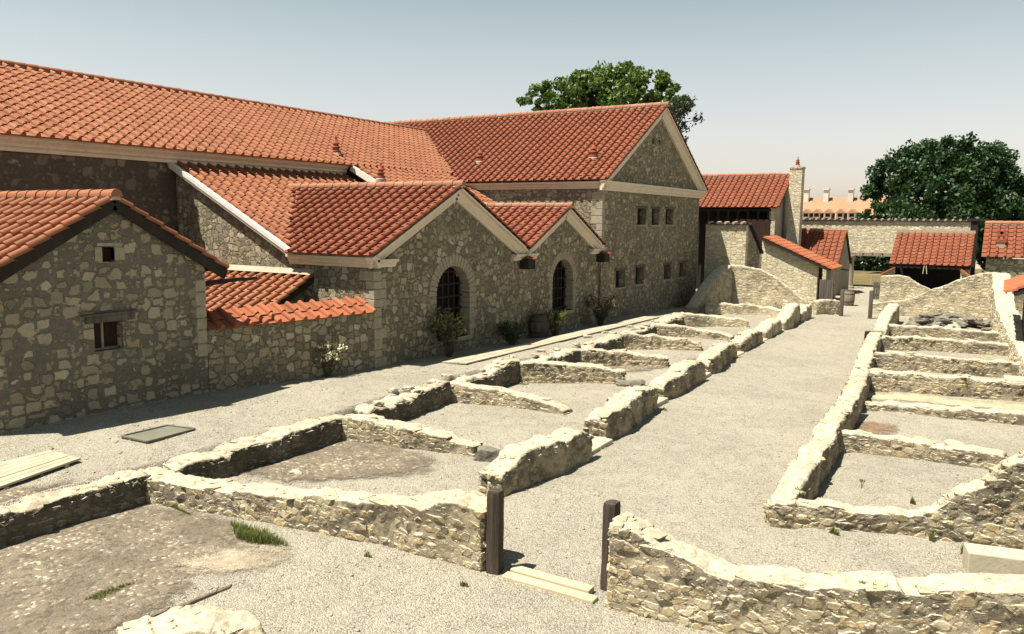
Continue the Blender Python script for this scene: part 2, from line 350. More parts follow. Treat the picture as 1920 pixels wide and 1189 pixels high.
# ------------------------------------------------------------------ roofs
PU, PV = .45, .43
def roof(name, parent, eave, udir, vdir, width, length, mat, keep=None, pu=PU, pv=PV, seed=0, lift=.0):
    """pan-and-cover tiles: round covers between flat pans, every course lapping the one below"""
    r = np.random.default_rng(seed)
    O = np.array(eave, float); u = np.array(udir, float); u /= np.linalg.norm(u); v = np.array(vdir, float); v /= np.linalg.norm(v)
    n = np.cross(u, v); n = n if n[2] > 0 else -n
    nu = max(1, round(width / pu)); pu = width / nu; nv = max(1, round(length / pv)); pv = length / nv
    prof = np.array([(0, .0), (.3, .0), (.622, .0), (.632, .05), (.672, .096), (.735, .122), (.805, .130), (.875, .122), (.938, .096), (.978, .05), (.988, .0), (1, .0)])
    V = []; F = []; A = []; m = len(prof)
    for j in range(nv):
        for i in range(nu):
            if keep and not keep((i + .5) * pu, (j + .5) * pv): continue
            t = .045 + r.normal(0, .002); dx = r.normal(0, .0025); rr = r.random(); o = len(V); hs = 1 + r.normal(0, .025); tl = r.normal(0, .002)
            for (vv, tt) in ((j * pv, -.03), (j * pv, t), ((j + 1) * pv + .03, .002)):
                for k, (a, h) in enumerate(prof):
                    hh = h * hs * (1.06 if tt == t else .93) if tt >= 0 else -.02; sag = .016 * noise.noise((i * pu * .35 + seed, vv * .35, 0)) * min(1, (i + a) * pu, (nu - i - a) * pu)
                    V.append(O + u * (i * pu + a * pu + dx) + v * (vv + (0 if k < 3 or k > 9 else -.02) + (.055 if tt < 0 else 0)) + n * (lift + hh + max(tt, 0) * (1 if k < 3 or k > 9 else .75) + tl + sag))
            for s in (0, 1):
                for k in range(m - 1):
                    F.append((o + s * m + k, o + s * m + k + 1, o + (s + 1) * m + k + 1, o + (s + 1) * m + k)); A.append(rr if k < 2 or k > 9 else (rr * 1.7) % 1)
    return mesh(name, V, F, mat, parent, A=A, smooth=42)
def deck(parent, eave, udir, vdir, width, length, th=.10, mat=None, name='roof_boarding', drop=.03):
    O = np.array(eave, float); u = np.array(udir, float); u /= np.linalg.norm(u); v = np.array(vdir, float); v /= np.linalg.norm(v)
    n = np.cross(u, v); n = n if n[2] > 0 else -n
    O = O + v * .24; length -= .24; q = [O, O + u * width, O + u * width + v * length, O + v * length]; q = [p - n * drop for p in q]
    mb = MB(); mb.prism(q, -n * th); return put(mb, name, mat or M['wood_dark'], parent)
def ridge(parent, p, q, r=.13, mat=None, name='ridge', step=.46, mortar=True):
    p, q = np.array(p, float), np.array(q, float); L = np.linalg.norm(q - p); d = (q - p) / L; k = max(1, round(L / step)); st = L / k
    sd = np.cross(d, (0, 0, 1)); sd /= np.linalg.norm(sd); up = np.cross(sd, d); up = up if up[2] > 0 else -up
    mb = MB()
    for i in range(k):
        a, b = p + d * (i * st), p + d * ((i + 1) * st + .03); rr = r * random.uniform(.96, 1.04)
        ring = lambda R: [(R * math.cos(t), R * math.sin(t)) for t in np.linspace(math.pi * 1.08, -math.pi * .08, 9)]
        V = [a + sd * x * .9 + up * y * .9 for x, y in ring(rr)] + [b + sd * x * 1.06 + up * y * 1.06 for x, y in ring(rr)]
        mb.add(V, [(j, j + 1, 9 + j + 1, 9 + j) for j in range(8)] + [tuple(range(9)), tuple(range(17, 8, -1))])
    o = put(mb, name, mat or M['ridge'], parent, smooth=50)
    if mortar:
        mm = MB(); mm.beam(p, q, [(-r * .85, -.12), (r * .85, -.12), (r * .6, .03), (-r * .6, .03)], sd, up); put(mm, 'bedding_mortar', M['mortar'], parent)
    return o
def vent(parent, c, s=1.0, mat=None):
    mb = MB(); P = [(.17, -.25), (.17, .10), (.21, .10), (.21, .15), (.15, .17), (.14, .27), (.19, .28), (.19, .32), (.12, .36), (.11, .43), (.16, .44), (.15, .48), (.07, .56), (.035, .64), (.05, .68), (.015, .78)]
    mb.lathe(c, [(r * s, z * s) for r, z in P], 12); o = put(mb, 'roof_vent', mat or M['vent_red'], parent, smooth=40)
    b = MB(); b.lathe(c, [(.24 * s, -.3 * s), (.24 * s, .04 * s), (.19 * s, .08 * s)], 12); put(b, 'vent_collar', M['mortar'], o, smooth=40); return o

# ------------------------------------------------------------------ flat walls with openings
def wallface(mb, O, u, n, outline, holes=(), depth_=.45):
    """outline / holes in (u, z); n = outward normal; built with true thickness behind the face"""
    O = np.array(O, float); u = np.array(u, float); n = np.array(n, float)
    bm = bmesh.new(); loops = [outline] + list(holes); edges = []; vl = []
    for lp in loops:
        vs = [bm.verts.new(tuple(O + u * a + np.array((0, 0, b)))) for a, b in lp]; vl.append(vs)
        edges += [bm.edges.new((vs[i], vs[(i + 1) % len(vs)])) for i in range(len(vs))]
    bmesh.ops.triangle_fill(bm, edges=edges, use_beauty=True, use_dissolve=False)
    bm.verts.index_update(); V = [np.array(v.co) for v in bm.verts]; T = [tuple(v.index for v in f.verts) for f in bm.faces]; k = len(V)
    F = []
    for t in T:
        a, b, c = (V[i] for i in t); t2 = t if np.dot(np.cross(b - a, c - a), n) > 0 else t[::-1]
        F.append(t2); F.append(tuple(i + k for i in t2[::-1]))
    base = 0
    for lp in loops:
        L = len(lp)
        for i in range(L): F.append((base + i, base + (i + 1) % L, k + base + (i + 1) % L, k + base + i))
        base += L
    bm.free(); mb.add(V + [v - n * depth_ for v in V], F); return mb
def arch_loop(c, r, z0, zs, n=18):
    return [(c - r, z0)] + [(c - r * math.cos(t), zs + r * math.sin(t)) for t in np.linspace(0, math.pi, n)] + [(c + r, z0)]
def rect(a, b, c, d): return [(a, c), (b, c), (b, d), (a, d)]

# cornice profiles (out, up); top at 0
CORN = [(-.02, -.40), (.10, -.40), (.10, -.31), (.17, -.26), (.17, -.19), (.27, -.10), (.30, -.10), (.30, 0), (-.02, 0)]
XP = np.array((1., 0, 0)); YP = np.array((0, 1., 0)); ZP = np.array((0, 0, 1.))
def cornice(parent, p, q, out, prof=CORN, s=1.0, name='cornice', mat=None):
    p, q = np.array(p, float), np.array(q, float); d = (q - p) / np.linalg.norm(q - p); out = np.array(out, float)
    up = np.cross(out, d); up = up if up[2] > 0 else -up
    mb = MB(); mb.beam(p, q, [(a * s, b * s) for a, b in prof], out, up); return put(mb, name, mat or M['cornice'], parent)
def wall_x(parent, X, outline, mat, holes=(), th=.45, name='wall'):
    mb = MB(); wallface(mb, (X, 0, 0), YP, XP, outline, holes, th); return put(mb, name, mat, parent)
def wall_y(parent, Y, outline, mat, holes=(), th=.45, name='wall'):
    mb = MB(); wallface(mb, (0, Y, 0), XP, -YP, outline, holes, th); return put(mb, name, mat, parent)
def pedestal(parent, X, y0, y1, z, flip=1):
    """short returned moulding at the foot of a gable"""
    mb = MB(); mb.beam((X, y0, z), (X, y1, z), [(-.02, -.26), (.10, -.26), (.14, -.17), (.24, -.08), (.26, -.08), (.26, 0), (-.02, 0)], XP, ZP); put(mb, 'cornice_return', M['cornice'], parent)
def quoins(parent, X, Y, z0, z1, mat=None, name='quoins'):
    mb = MB(); z = z0; k = 0
    while z < z1 - .2:
        h = random.uniform(.26, .4); a, b = (.55, .28) if k % 2 else (.28, .55)
        mb.box(X - a, X + .012, Y - .012, Y + b, z, min(z + h, z1) - .025); z += h; k += 1
    return put(mb, name, mat or M['ashlar'], parent, bevel=.012)
def window_in(parent, X, y0, y1, z0, z1, lintel=True, deep=.38, sill=False):
    w = MB(); w.box(X - deep - .04, X - deep, y0 - .02, y1 + .02, z0 - .02, z1 + .02); o = put(w, 'window', M['dark'], parent)
    if lintel:
        l = MB(); l.box(X - .3, X + .025, y0 - .16, y1 + .16, z1 - .01, z1 + .12); put(l, 'lintel', M['wood_grey'], o, bevel=.01)
    s = MB(); s.box(X - .3, X + .02, y0 - .08, y1 + .08, z0 - .07, z0 + .005); put(s, 'window_sill', M['ashlar'], o, bevel=.01)
    return o
def arch_gate(parent, X, c, r, z0, zs, wide=.34, n=19):
    g = MB()      # heavy timber lattice set back in the opening
    for k in range(6):
        y = c - r + (k + .5) * 2 * r / 6; top = zs + math.sqrt(max(.01, r * r - (y - c) ** 2)) + .02
        g.box(X - .42, X - .36, y - .035, y + .035, z0, top)
    z = z0 + .1
    while z < zs + r - .12:
        hw = r if z < zs else math.sqrt(max(0, r * r - (z - zs) ** 2))
        g.box(X - .37, X - .33, c - hw, c + hw, z, z + .06); z += .46
    o = put(g, 'lattice_grille', M['wood_dark'], parent)
    d = MB(); d.box(X - .75, X - .70, c - r - .1, c + r + .1, z0 - .1, zs + r + .1); put(d, 'opening', M['dark'], o)
    a = MB()      # voussoirs and jambs in dressed stone
    for k in range(n):
        t0, t1 = math.pi * k / n + .012, math.pi * (k + 1) / n - .012; R = r + wide * random.uniform(.94, 1.06); ri = r - .014
        P = [(X + .02, c - ri * math.cos(t), zs + ri * math.sin(t)) for t in (t0, t1)] + [(X + .02, c - R * math.cos(t), zs + R * math.sin(t)) for t in (t1, t0)]
        a.prism(P, (-.40, 0, 0))
    for s in (-1, 1):
        z = z0; k = 0
        while z < zs - .04:
            h = min(random.uniform(.15, .24), zs - z); w = wide * (.95 if k % 2 else .7)
            y0, y1 = sorted((c + s * (r - .014), c + s * (r + w))); a.box(X - .38, X + .02, y0, y1, z, z + h - .022); z += h; k += 1
    put(a, 'arch_surround', M['ashlar'], parent, bevel=.012)
    s = MB(); s.box(X - .4, X + .06, c - r - .1, c + r + .1, z0 - .16, z0); put(s, 'threshold', M['ashlar'], parent, bevel=.01)

# ------------------------------------------------------------------ small gabled house on the left
XH = -18.0; HY, HW, HE, HS = 11.2, 2.55, 3.98, .58
h = thing('small_house', 'small rubble gabled house on the left with dark timber eaves and shuttered window', 'house', (XH, HY, .6))
apz = HE + HS * 3.1
w1 = (VX(191.4, 477, XH), VX(214.6, 477, XH)); w1z = (VX(203, 491, XH)[2], VX(203, 463, XH)[2])
w2 = (VX(176.7, 630, XH), VX(231, 630, XH)); w2z = (VX(203, 657, XH)[2], VX(203, 602, XH)[2])
H1 = rect(w1[0][1], w1[1][1], *w1z); H2 = rect(w2[0][1], w2[1][1], *w2z)
wall_x(h, XH, [(HY - 3.0, -.3), (HY + HW, -.3), (HY + HW, HE + HS * (3.1 - HW) - .1), (HY, apz - .13), (HY - 3.0, HE + .0)], M['wall_house'], [H1, H2])
wall_y(h, HY - 3.0, rect(-25.4, XH - .46, -.3, HE + .2), M['wall_house'], name='side_wall')
mb = MB(); mb.box(-25.4, XH - .46, HY + HW - .45, HY + HW - .003, -.3, HE + .2); put(mb, 'side_wall', M['wall_house'], h)
mb = MB(); z = 1.7
while z < 3.7:
    a = random.choice((.3, .55)); hh = random.uniform(.26, .38); mb.box(XH - .3, XH + .014, HY + HW - a, HY + HW + .012, z, z + hh - .03); z += hh
put(mb, 'quoins', M['ashlar'], h, bevel=.02)
for sgn, nm in ((-1, 0), (1, 1)):
    eY = HY + sgn * 3.1; vd = (0, -sgn, HS); L = 3.1 * math.hypot(1, HS)
    roof('roof_tiles', h, (-25.6, eY, HE), (1, 0, 0), vd, 25.6 + XH + .24, L, M['tile_pale'], seed=3 + nm)
    deck(h, (-25.6, eY, HE), (1, 0, 0), vd, 25.6 + XH + .20, L, .15)
    mb = MB(); mb.bar((XH + .17, eY - sgn * .02, HE - .12), (XH + .17, HY, apz - .12), .07, .26, side=(1, 0, 0)); put(mb, 'bargeboard', M['wood_dark'], h)
ridge(h, (-25.6, HY, apz + .10), (XH + .27, HY, apz + .10), .14, M['tile_pale'])
g = MB()
for k in range(6): y = H1[0][0] + (k + .5) * (H1[1][0] - H1[0][0]) / 6; g.box(XH - .16, XH - .14, y - .008, y + .008, w1z[0], w1z[1])
for k in range(7): z = w1z[0] + (k + .5) * (w1z[1] - w1z[0]) / 7; g.box(XH - .14, XH - .12, H1[0][0], H1[1][0], z - .008, z + .008)
o = put(g, 'lattice_window', M['wood_door'], h); d = MB(); d.box(XH - .42, XH - .38, H1[0][0] - .03, H1[1][0] + .03, w1z[0] - .03, w1z[1] + .03); put(d, 'opening', M['dark'], o)
s = MB(); s.box(XH - .3, XH + .02, H1[0][0] - .18, H1[0][0], w1z[0] + .02, w1z[1] + .0); s.box(XH - .3, XH + .02, H1[0][0] - .12, H1[1][0] + .22, w1z[1] + .02, w1z[1] + .10); s.box(XH - .3, XH + .018, H1[1][0], H1[1][0] + .26, w1z[0] + .03, w1z[1] - .02); put(s, 'window_surround', M['ashlar'], h, bevel=.012)
y0, y1 = H2[0][0], H2[1][0]; ym = (y0 + y1) / 2 - .03
f = MB(); f.box(XH - .30, XH - .22, y0, y1, w2z[0], w2z[0] + .05); f.box(XH - .30, XH - .22, ym - .03, ym + .03, w2z[0] + .05, w2z[1]); o = put(f, 'window_frame', M['barrel_wood'], h)
for a, b in ((y0, ym - .03), (ym + .03, y1)):
    p = MB(); p.box(XH - .29, XH - .25, a, b, w2z[0] + .05, w2z[1]); p.box(XH - .25, XH - .235, a + .05, b - .05, w2z[0] + .12, w2z[0] + .3); p.box(XH - .25, XH - .235, a + .05, b - .05, w2z[0] + .38, w2z[1] - .08); put(p, 'shutter', M['shutter'], o)
l = MB(); l.box(XH - .3, XH + .10, y0 - .22, y1 + .28, w2z[1] - .01, w2z[1] + .15); l.box(XH - .1, XH + .13, y0 - .3, y1 + .34, w2z[1] + .15, w2z[1] + .21); put(l, 'lintel', M['wood_grey'], h, bevel=.015)
# half-round timber spout sticking out beyond the eave
sp = MB(); a = VX(382, 528, XH - .1); pts = [(XH - .1, a[1] - .7 + .35 * k, 3.58 + (.02 * k if k < 6 else .02 * k - .04)) for k in range(8)]
for i in range(7): sp.bar(pts[i], pts[i + 1], .16 - .010 * i, .15 - .012 * i)
put(sp, 'eave_spout', M['wood_dark'], h)

# ------------------------------------------------------------------ low roof in the little yard, behind the coping wall
Y0, XF = 19.57, -17.25
yd = thing('yard_shed', 'low red tiled shed tucked in the yard between small house and gabled annex', 'shed', (-22, Y0 - 2, .5))
r0 = VY(590, 517, Y0); vs = .52; run = 4.6
roof('roof_tiles', yd, (-26.6, Y0 - run, r0[2] - run * vs), (1, 0, 0), (0, 1, vs), 26.6 + r0[0], run * math.hypot(1, vs), M['tile_pale'], seed=11)
deck(yd, (-26.6, Y0 - run, r0[2] - run * vs), (1, 0, 0), (0, 1, vs), 26.6 + r0[0] - .03, run * math.hypot(1, vs) - .03, .18)
mb = MB(); mb.beam((-26.6, Y0 - .02, r0[2] + .10), (r0[0], Y0 - .02, r0[2] + .10), [(0, 0), (-.22, -.06), (-.05, .12), (0, .12)], YP, ZP); put(mb, 'bedding_mortar', M['mortar'], yd)
wall_x(yd, r0[0] - .5, [(Y0 - run + .3, -.2), (Y0 - .05, -.2), (Y0 - .05, r0[2] - .2), (Y0 - run + .3, r0[2] - run * vs + .0)], M['wall_house'], th=.3)
wall_y(yd, Y0 - run + .3, rect(-26.5, r0[0] - .81, -.2, r0[2] - run * vs), M['wall_house'], th=.3)

# tile-coped yard wall joining house and annex
A0, A1 = np.array((XH, HY + HW + .02, 0)), np.array((XF, Y0 - .02, 0)); du = (A1 - A0) / np.linalg.norm(A1 - A0); dn = np.array((du[1], -du[0], 0.))
cw = thing('yard_wall', 'rubble yard wall with two rows of orange coping tiles joining house and annex', 'wall', A0)
mb = MB(); L = np.linalg.norm(A1 - A0); wallface(mb, A0, du, dn, [(0, -.3), (L, -.3), (L, 2.42), (0, 2.40)], (), .75); put(mb, 'wall', M['wall_annex'], cw)
e0 = A0 + dn * .10 + ZP * 2.36
roof('coping_tiles', cw, e0, du, -dn * .86 + ZP * .42, L, .96, M['tile_orange'], seed=21, pv=.48)
deck(cw, e0, du, -dn * .86 + ZP * .42, L, .93, .07, M['tile_orange'], 'coping_bed')

# ------------------------------------------------------------------ gabled annex: two gables, lean-to roof behind
an = thing('gabled_annex', 'buff rubble annex with twin gables and two arched latticed openings', 'building', (XF, 28, .3))
ga, gb = 24.0, 32.55; SL = .487; za = 6.56; zb = 5.96; ez = 4.2
ya0, ya1 = ga - (za - ez) / SL, ga + (za - ez) / SL; yb0, yb1 = gb - (zb - ez) / SL, gb + (zb - ez) / SL
A = dict(c=VX(850, 600, XF)[1], r=1.06, z0=VX(882, 626, XF)[2] - .02, top=VX(849, 498, XF)[2])
y_l, y_r = VX(1034.9, 560, XF)[1], VX(1074, 560, XF)[1]
B = dict(c=(y_l + y_r) / 2, r=(y_r - y_l) / 2, z0=VX(1035, 588, XF)[2], top=VX(1051, 486, XF)[2])
holes = [arch_loop(A['c'], A['r'], A['z0'], A['top'] - A['r']), arch_loop(B['c'], B['r'], B['z0'], B['top'] - B['r'])]
yv = (ya1 + yb0) / 2
wall_x(an, XF, [(Y0, -.4), (36.35, -.4), (36.35, ez - .1), (gb, zb - .15), (yv, ez - .18), (ga, za - .15), (Y0, ez - .03)], M['wall_annex'], holes, .5)
wall_y(an, Y0, [(-27.1, -.3), (XF - .505, -.3), (XF - .505, ez - .2), (-20.7, ez - .2), (-27.1, 7.25)], M['wall_annex'], th=.5, name='side_wall')
mb = MB(); z = .2
while z < ez - .6:
    hh = random.uniform(.26, .40); a = random.choice((.35, .6)); mb.box(XF - a, XF + .014, Y0 - .014, Y0 + (.95 - a), z, z + hh - .022); z += hh
put(mb, 'quoins', M['ashlar'], an, bevel=.015)
arch_gate(an, XF, A['c'], A['r'], A['z0'], A['top'] - A['r'], .40, 21)
arch_gate(an, XF, B['c'], B['r'], B['z0'], B['top'] - B['r'], .34, 17)
XO = XF + .38
for (gy, gz, y0, y1, back) in ((ga, za, ya0, ya1, -27.3), (gb, zb, yb0, yb1, -26.0)):
    for s, ye in ((1, y0), (-1, y1)):
        Lr = (gz - ez) * math.hypot(1, 1 / SL); wd = XO - back
        sn = SL / math.hypot(1, SL); clip = (gy == ga and s == 1)
        roof('roof_tiles', an, (back, ye, ez), XP, (0, s, SL), wd, Lr, M['tile_red'], seed=int(gy * 3 + s), keep=(lambda u, v, back=back, sn=sn: back + u > -20.95 - v * sn / .5) if clip else None)
        if clip:
            q = [np.array(p) for p in ((-21.2, ye + .22, ez + .22 * SL), (XO - .04, ye + .22, ez + .22 * SL), (XO - .04, gy, gz), (-20.8 - (gz - ez) / .5, gy, gz))]; mb = MB(); mb.prism([p - ZP * .04 for p in q], (0, 0, -.10)); put(mb, 'roof_boarding', M['cornice'], an)
        else: deck(an, (back, ye, ez), XP, (0, s, SL), wd - .04, Lr, .09, M['cornice'])
        cornice(an, (XF, ye + s * .02, ez - .045), (XF, gy, gz - .045), XP, name='raking_cornice')
    ridge(an, (back, gy, gz + .10), (XO + .02, gy, gz + .10), .135)
pedestal(an, XF, Y0 - .1, Y0 + .95, ez - .12); pedestal(an, XF, yv - .9, yv - .08, ez - .22); pedestal(an, XF, yv + .06, yv + .95, ez - .22); pedestal(an, XF, yb1 - .95, yb1 + .05, ez - .18)
cornice(an, (-21.0, Y0, ez - .05), (XF + .26, Y0, ez - .05), -YP, s=.85)
# lean-to roof against the wing
lx0, lz0, lx1, lz1 = -27.2, 7.42, -20.75, 4.20
ls = (lz0 - lz1) / (lx1 - lx0)
roof('lean_to_tiles', an, (lx1, Y0 - .22, lz1), YP, (-1, 0, ls), 9.4, (lx1 - lx0) * math.hypot(1, ls), M['tile_pale'], seed=31)
deck(an, (lx1, Y0 - .20, lz1), YP, (-1, 0, ls), 9.3, (lx1 - lx0) * math.hypot(1, ls), .08, M['cornice'])
mb = MB(); mb.beam((lx1 + .05, Y0 - .16, lz1 - .04), (lx0, Y0 - .16, lz0 - .04), [(-.06, -.15), (.07, -.15), (.07, -.07), (.11, -.05), (.11, .09), (-.06, .09)], -YP, np.array((ls, 0, 1)) / math.hypot(1, ls)); put(mb, 'verge_board', M['white_trim'], an)
roof('valley_tiles', an, (-22.4, 28.85, 7.85 - .5 * 4.3), YP, (-1, 0, .5), 7.4, 4.3 * math.hypot(1, .5), M['tile_pale'], seed=33)
deck(an, (-22.4, 28.85, 7.85 - .5 * 4.3), YP, (-1, 0, .5), 7.4, 4.3 * math.hypot(1, .5), .09, M['cornice'])
mb = MB(); mb.beam((-23, 28.80, 7.85 - .5 * 3.7 - .03), (-26.7, 28.80, 7.82), [(-.03, -.2), (.05, -.2), (.05, .08), (-.03, .08)], -YP, np.array((.447, 0, .894))); put(mb, 'verge_board', M['white_trim'], an)
# rain-water boxes at the feet of the gables
for yy in (yv, yb1 + .12):
    g = MB(); g.box(XF + .02, XF + .46, yy - .28, yy + .28, ez - .85, ez - .42); o = put(g, 'rain_box', M['wood_dark'], an, bevel=.01)
    t = MB(); t.bar((XF + .1, yy, ez - .30), (XF + .62, yy + .05, ez - .42), .30, .05); put(t, 'spout_tile', M['vent_red'], o)
    t = MB(); t.bar((XF + .0, yy - .02, ez + .02), (XF + .34, yy, ez - .24), .05, .22); put(t, 'lead_flashing', M['white_trim'], o)
for px, py, yy in ((714, 335, 25.2),):
    p = VY(px, py, yy); vent(an, (p[0], yy, p[2] - .05), .9)

# ------------------------------------------------------------------ long wing behind
wg = thing('long_wing', 'long dull rubble wing with faded pantile roof running along the far left', 'building', (-27.2, 20, .5))
wall_x(wg, -27.2, rect(4, 36.2, -.4, 7.6), M['wall_wing'], th=.5)
roof('roof_tiles', wg, (-26.6, 4, 7.85), YP, (-1, 0, .5), 39.5, 6.4 * math.hypot(1, .5), M['tile_pale'], seed=41, keep=lambda u, v: v < 3 + .45 * (40 - u) + 20 or u < 36)
deck(wg, (-26.6, 4, 7.85), YP, (-1, 0, .5), 38.5, 6.4 * math.hypot(1, .5), .12, M['cornice'])
deck(wg, (-39.4, 4, 7.85), YP, (1, 0, .5), 38.5, 6.4 * math.hypot(1, .5), .12, M['tile_pale'], 'rear_roof')
wall_y(wg, 4, [(-39, -.4), (-27.7, -.4), (-27.7, 7.6), (-33, 10.6), (-39, 7.6)], M['wall_wing'], th=.4, name='end_wall')
mb = MB(); mb.box(-39.2, -38.8, 4.4, 44, -.4, 7.6); put(mb, 'rear_wall', M['wall_wing'], wg)
ridge(wg, (-33, 4, 11.10), (-33, 43, 11.10), .15, M['tile_pale'])
cornice(wg, (-27.2, 4, 7.86), (-27.2, 28.8, 7.86), XP, s=1.15)
for px, py, in ((630, 290),):
    pl = _ray(px, py); n_ = np.array((.5, 0, 1.)); t = (n_ @ np.array((-26.6, 0, 7.85)) - n_ @ CAMP) / (n_ @ pl); p = CAMP + pl * t
    vent(wg, p, 1.15, M['vent_red'])

# ------------------------------------------------------------------ great hall
XT = -17.15; TY0, TY1, TA = 36.35, 50.95, 43.7; TE, TZ = 7.36, 11.78; TS = (TZ - TE) / (TA - (TY0 - .35))
hl = thing('great_hall', 'tall two storey rubble hall with red tiled roof and stone pediment', 'building', (XT, TA, .2))
W = []
for a, b, c, d in ((1195, 1211.6, 422, 390), (1222, 1236.7, 422, 391), (1248.3, 1262, 421.5, 391.5), (1154.5, 1172, 541, 508), (1191.5, 1207, 534.5, 501.5), (1245, 1258, 525, 497), (1274, 1287, 520.5, 493)):
    p, q = VX(a, (c + d) / 2, XT), VX(b, (c + d) / 2, XT); W.append((p[1], q[1], VX(a, c, XT)[2], VX(a, d, XT)[2]))
P2 = []
for a, b, c, d in ((1223, 1226.5, 270.6, 258.5), (1235.3, 1239, 272.8, 261.5)):
    P2.append((VX(a, d, XT)[1], VX(b, d, XT)[1], VX(a, c, XT)[2], VX(a, d, XT)[2]))
wall_x(hl, XT, [(TY0, -.4), (TY1, -.4), (TY1, TE), (TA, TZ - .15), (TY0, TE)], M['wall_hall'], [rect(*w) for w in W + P2], .5)
for w in W: window_in(hl, XT, *w)
for w in P2: window_in(hl, XT, *w, lintel=False)
wall_y(hl, TY0, rect(-28, XT - .505, -.4, TE + .1), M['wall_hall'], th=.5, name='side_wall')
mb = MB(); mb.box(-40, XT - .505, TY1 - .5, TY1 - .003, -.4, TE + .1); put(mb, 'rear_wall', M['wall_hall'], hl)
mb = MB(); z = 4.3
while z < TE - .45:
    hh = random.uniform(.28, .42); a = random.choice((.3, .6)); mb.box(XT - a, XT + .014, TY0 - .014, TY0 + (.9 - a), z, z + hh - .02); z += hh
put(mb, 'quoins', M['ashlar'], hl, bevel=.015)
XTO = XT + .45; Lr = (TA - TY0 + .35) * math.hypot(1, TS)
for s, ye in ((1, TY0 - .35), (-1, 2 * TA - TY0 + .35)):
    roof('roof_tiles', hl, (-41, ye, TE + .02), XP, (0, s, TS), 41 + XTO, Lr, M['tile_red'], seed=51 + s, keep=None)
    deck(hl, (-41, ye, TE + .02), XP, (0, s, TS), 41 + XTO - .05, Lr, .10, M['cornice'])
    cornice(hl, (XT, ye, TE - .03), (XT, TA, TZ - .03), XP, s=1.2, name='raking_cornice')
ridge(hl, (-41, TA, TZ + .12), (XTO + .02, TA, TZ + .12), .15)
cornice(hl, (XT, TY0 - .3, TE - .02), (XT, 2 * TA - TY0 + .3, TE - .02), XP, s=1.15)
cornice(hl, (-27.6, TY0, TE - .05), (XT + .26, TY0, TE - .05), -YP, s=.86)
for px, py in ((900, 305), (1113, 298)):
    pl = _ray(px, py); n_ = np.array((0, -TS, 1.)); t = (n_ @ np.array((0, TY0 - .35, TE)) - n_ @ CAMP) / (n_ @ pl); vent(hl, CAMP + pl * t, 1.15)
mb = MB(); wallface(mb, (-41, 0, 0), YP, -XP, [(TY0, -.4), (TY1, -.4), (TY1, TE), (TA, TZ - .15), (TY0, TE)], (), .4); put(mb, 'far_gable_wall', M['wall_hall'], hl)

# ------------------------------------------------------------------ far court: wall, gallery house, sheds
def coped_wall(name, label, p, q, z, th=.5, mat=None, holes=(), outline=None, n=None):
    t = thing(name, label, 'wall', p); p = np.array(p, float); q = np.array(q, float); L = np.linalg.norm(q - p); d = (q - p) / L; nn = np.array(n if n is not None else (d[1], -d[0], 0))
    mb = MB(); wallface(mb, p, d, nn, outline or [(0, -.3), (L, -.3), (L, z), (0, z)], holes, th); put(mb, 'wall', mat or M['wall_light'], t)
    return t, d, nn, L
def coping(t, p, d, nn, L, z, th=.5):
    p = np.array(p, float); b = MB(); b.beam(p + ZP * z - nn * th / 2, p + d * L + ZP * z - nn * th / 2, [(-th / 2 - .14, 0), (th / 2 + .14, 0), (th / 2 + .14, .07), (0, .14), (-th / 2 - .14, .07)], nn, ZP); put(b, 'coping', M['wood_dark'], t)
    c = MB(); k = max(2, round(L / .52))
    for i in range(k):
        a = p + d * ((i + .5) * L / k) + ZP * (z + .12) + nn * .18; c.tube([a, a - nn * (th + .25) + ZP * .02], [.09, .09], 8)
    put(c, 'coping_tiles', M['mortar'], t, smooth=50)
H0, H1_ = VY(1303, 418, 51.6), VY(1400, 417, 51.6)
t, d, nn, L = coped_wall('court_wall', 'high pale court wall with round white coping ends beside the tall hall', (XT + .3, 51.6, 0), (H1_[0], 51.6, 0), H0[2] - .1)
coping(t, (XT + .3, 51.6, 0), d, nn, L, H0[2] - .1)
sw = MB(); xr = H1_[0]; wallface(sw, (xr + .0, 0, 0), YP, XP, [(52.11, -.2), (55.2, -.2), (55.2, 3.3), (52.11, H0[2] - .1)], (), .45); put(sw, 'return_wall', M['wall_hall'], t)
sc = MB(); sc.bar((xr - .2, 52.0, H0[2] - .02), (xr - .2, 55.4, 3.3), .8, .12); put(sc, 'return_coping', M['wood_dark'], t)

GYd = 61.0
g0, g1, gr0, gr1 = VY(1300, 389, GYd), VY(1470, 389, GYd), VY(1315, 332, GYd + 4.0), VY(1488, 329, GYd + 4.0)
gl = thing('gallery_house', 'far red roofed house with dark open timber gallery and tall stone chimney', 'house', (-17, GYd, 0))
ge, gz = g1[2], gr1[2]; sl = (gz - ge) / 4.0; gx0, gx1 = -24.0, gr1[0]
for s, ye in ((1, GYd), (-1, GYd + 8)):
    roof('roof_tiles', gl, (gx0, ye, ge), XP, (0, s, sl), gx1 - gx0, 4 * math.hypot(1, sl), M['tile_red'], seed=60 + s)
    deck(gl, (gx0, ye, ge), XP, (0, s, sl), gx1 - gx0 - .05, 4 * math.hypot(1, sl), .12)
ridge(gl, (gx0, GYd + 4, gz + .1), (gx1, GYd + 4, gz + .1), .14)
wall_x(gl, gx1 - .35, [(GYd + .4, -.2), (GYd + 7.6, -.2), (GYd + 7.6, ge), (GYd + 4, gz - .25), (GYd + .4, ge)], M['plaster'], name='gable_wall')
pier0 = VY(1446, 400, GYd + .4)[0]
mb = MB(); mb.box(pier0, gx1 - .36, GYd + .35, GYd + 1.0, -.2, ge - .05); put(mb, 'corner_pier', M['wall_light'], gl)
mb = MB(); mb.box(gx0, pier0, GYd + 1.6, GYd + 1.8, -.2, ge); put(mb, 'gallery_back', M['dark'], gl)
mb = MB(); zf = VY(1400, 440, GYd)[2] - .3
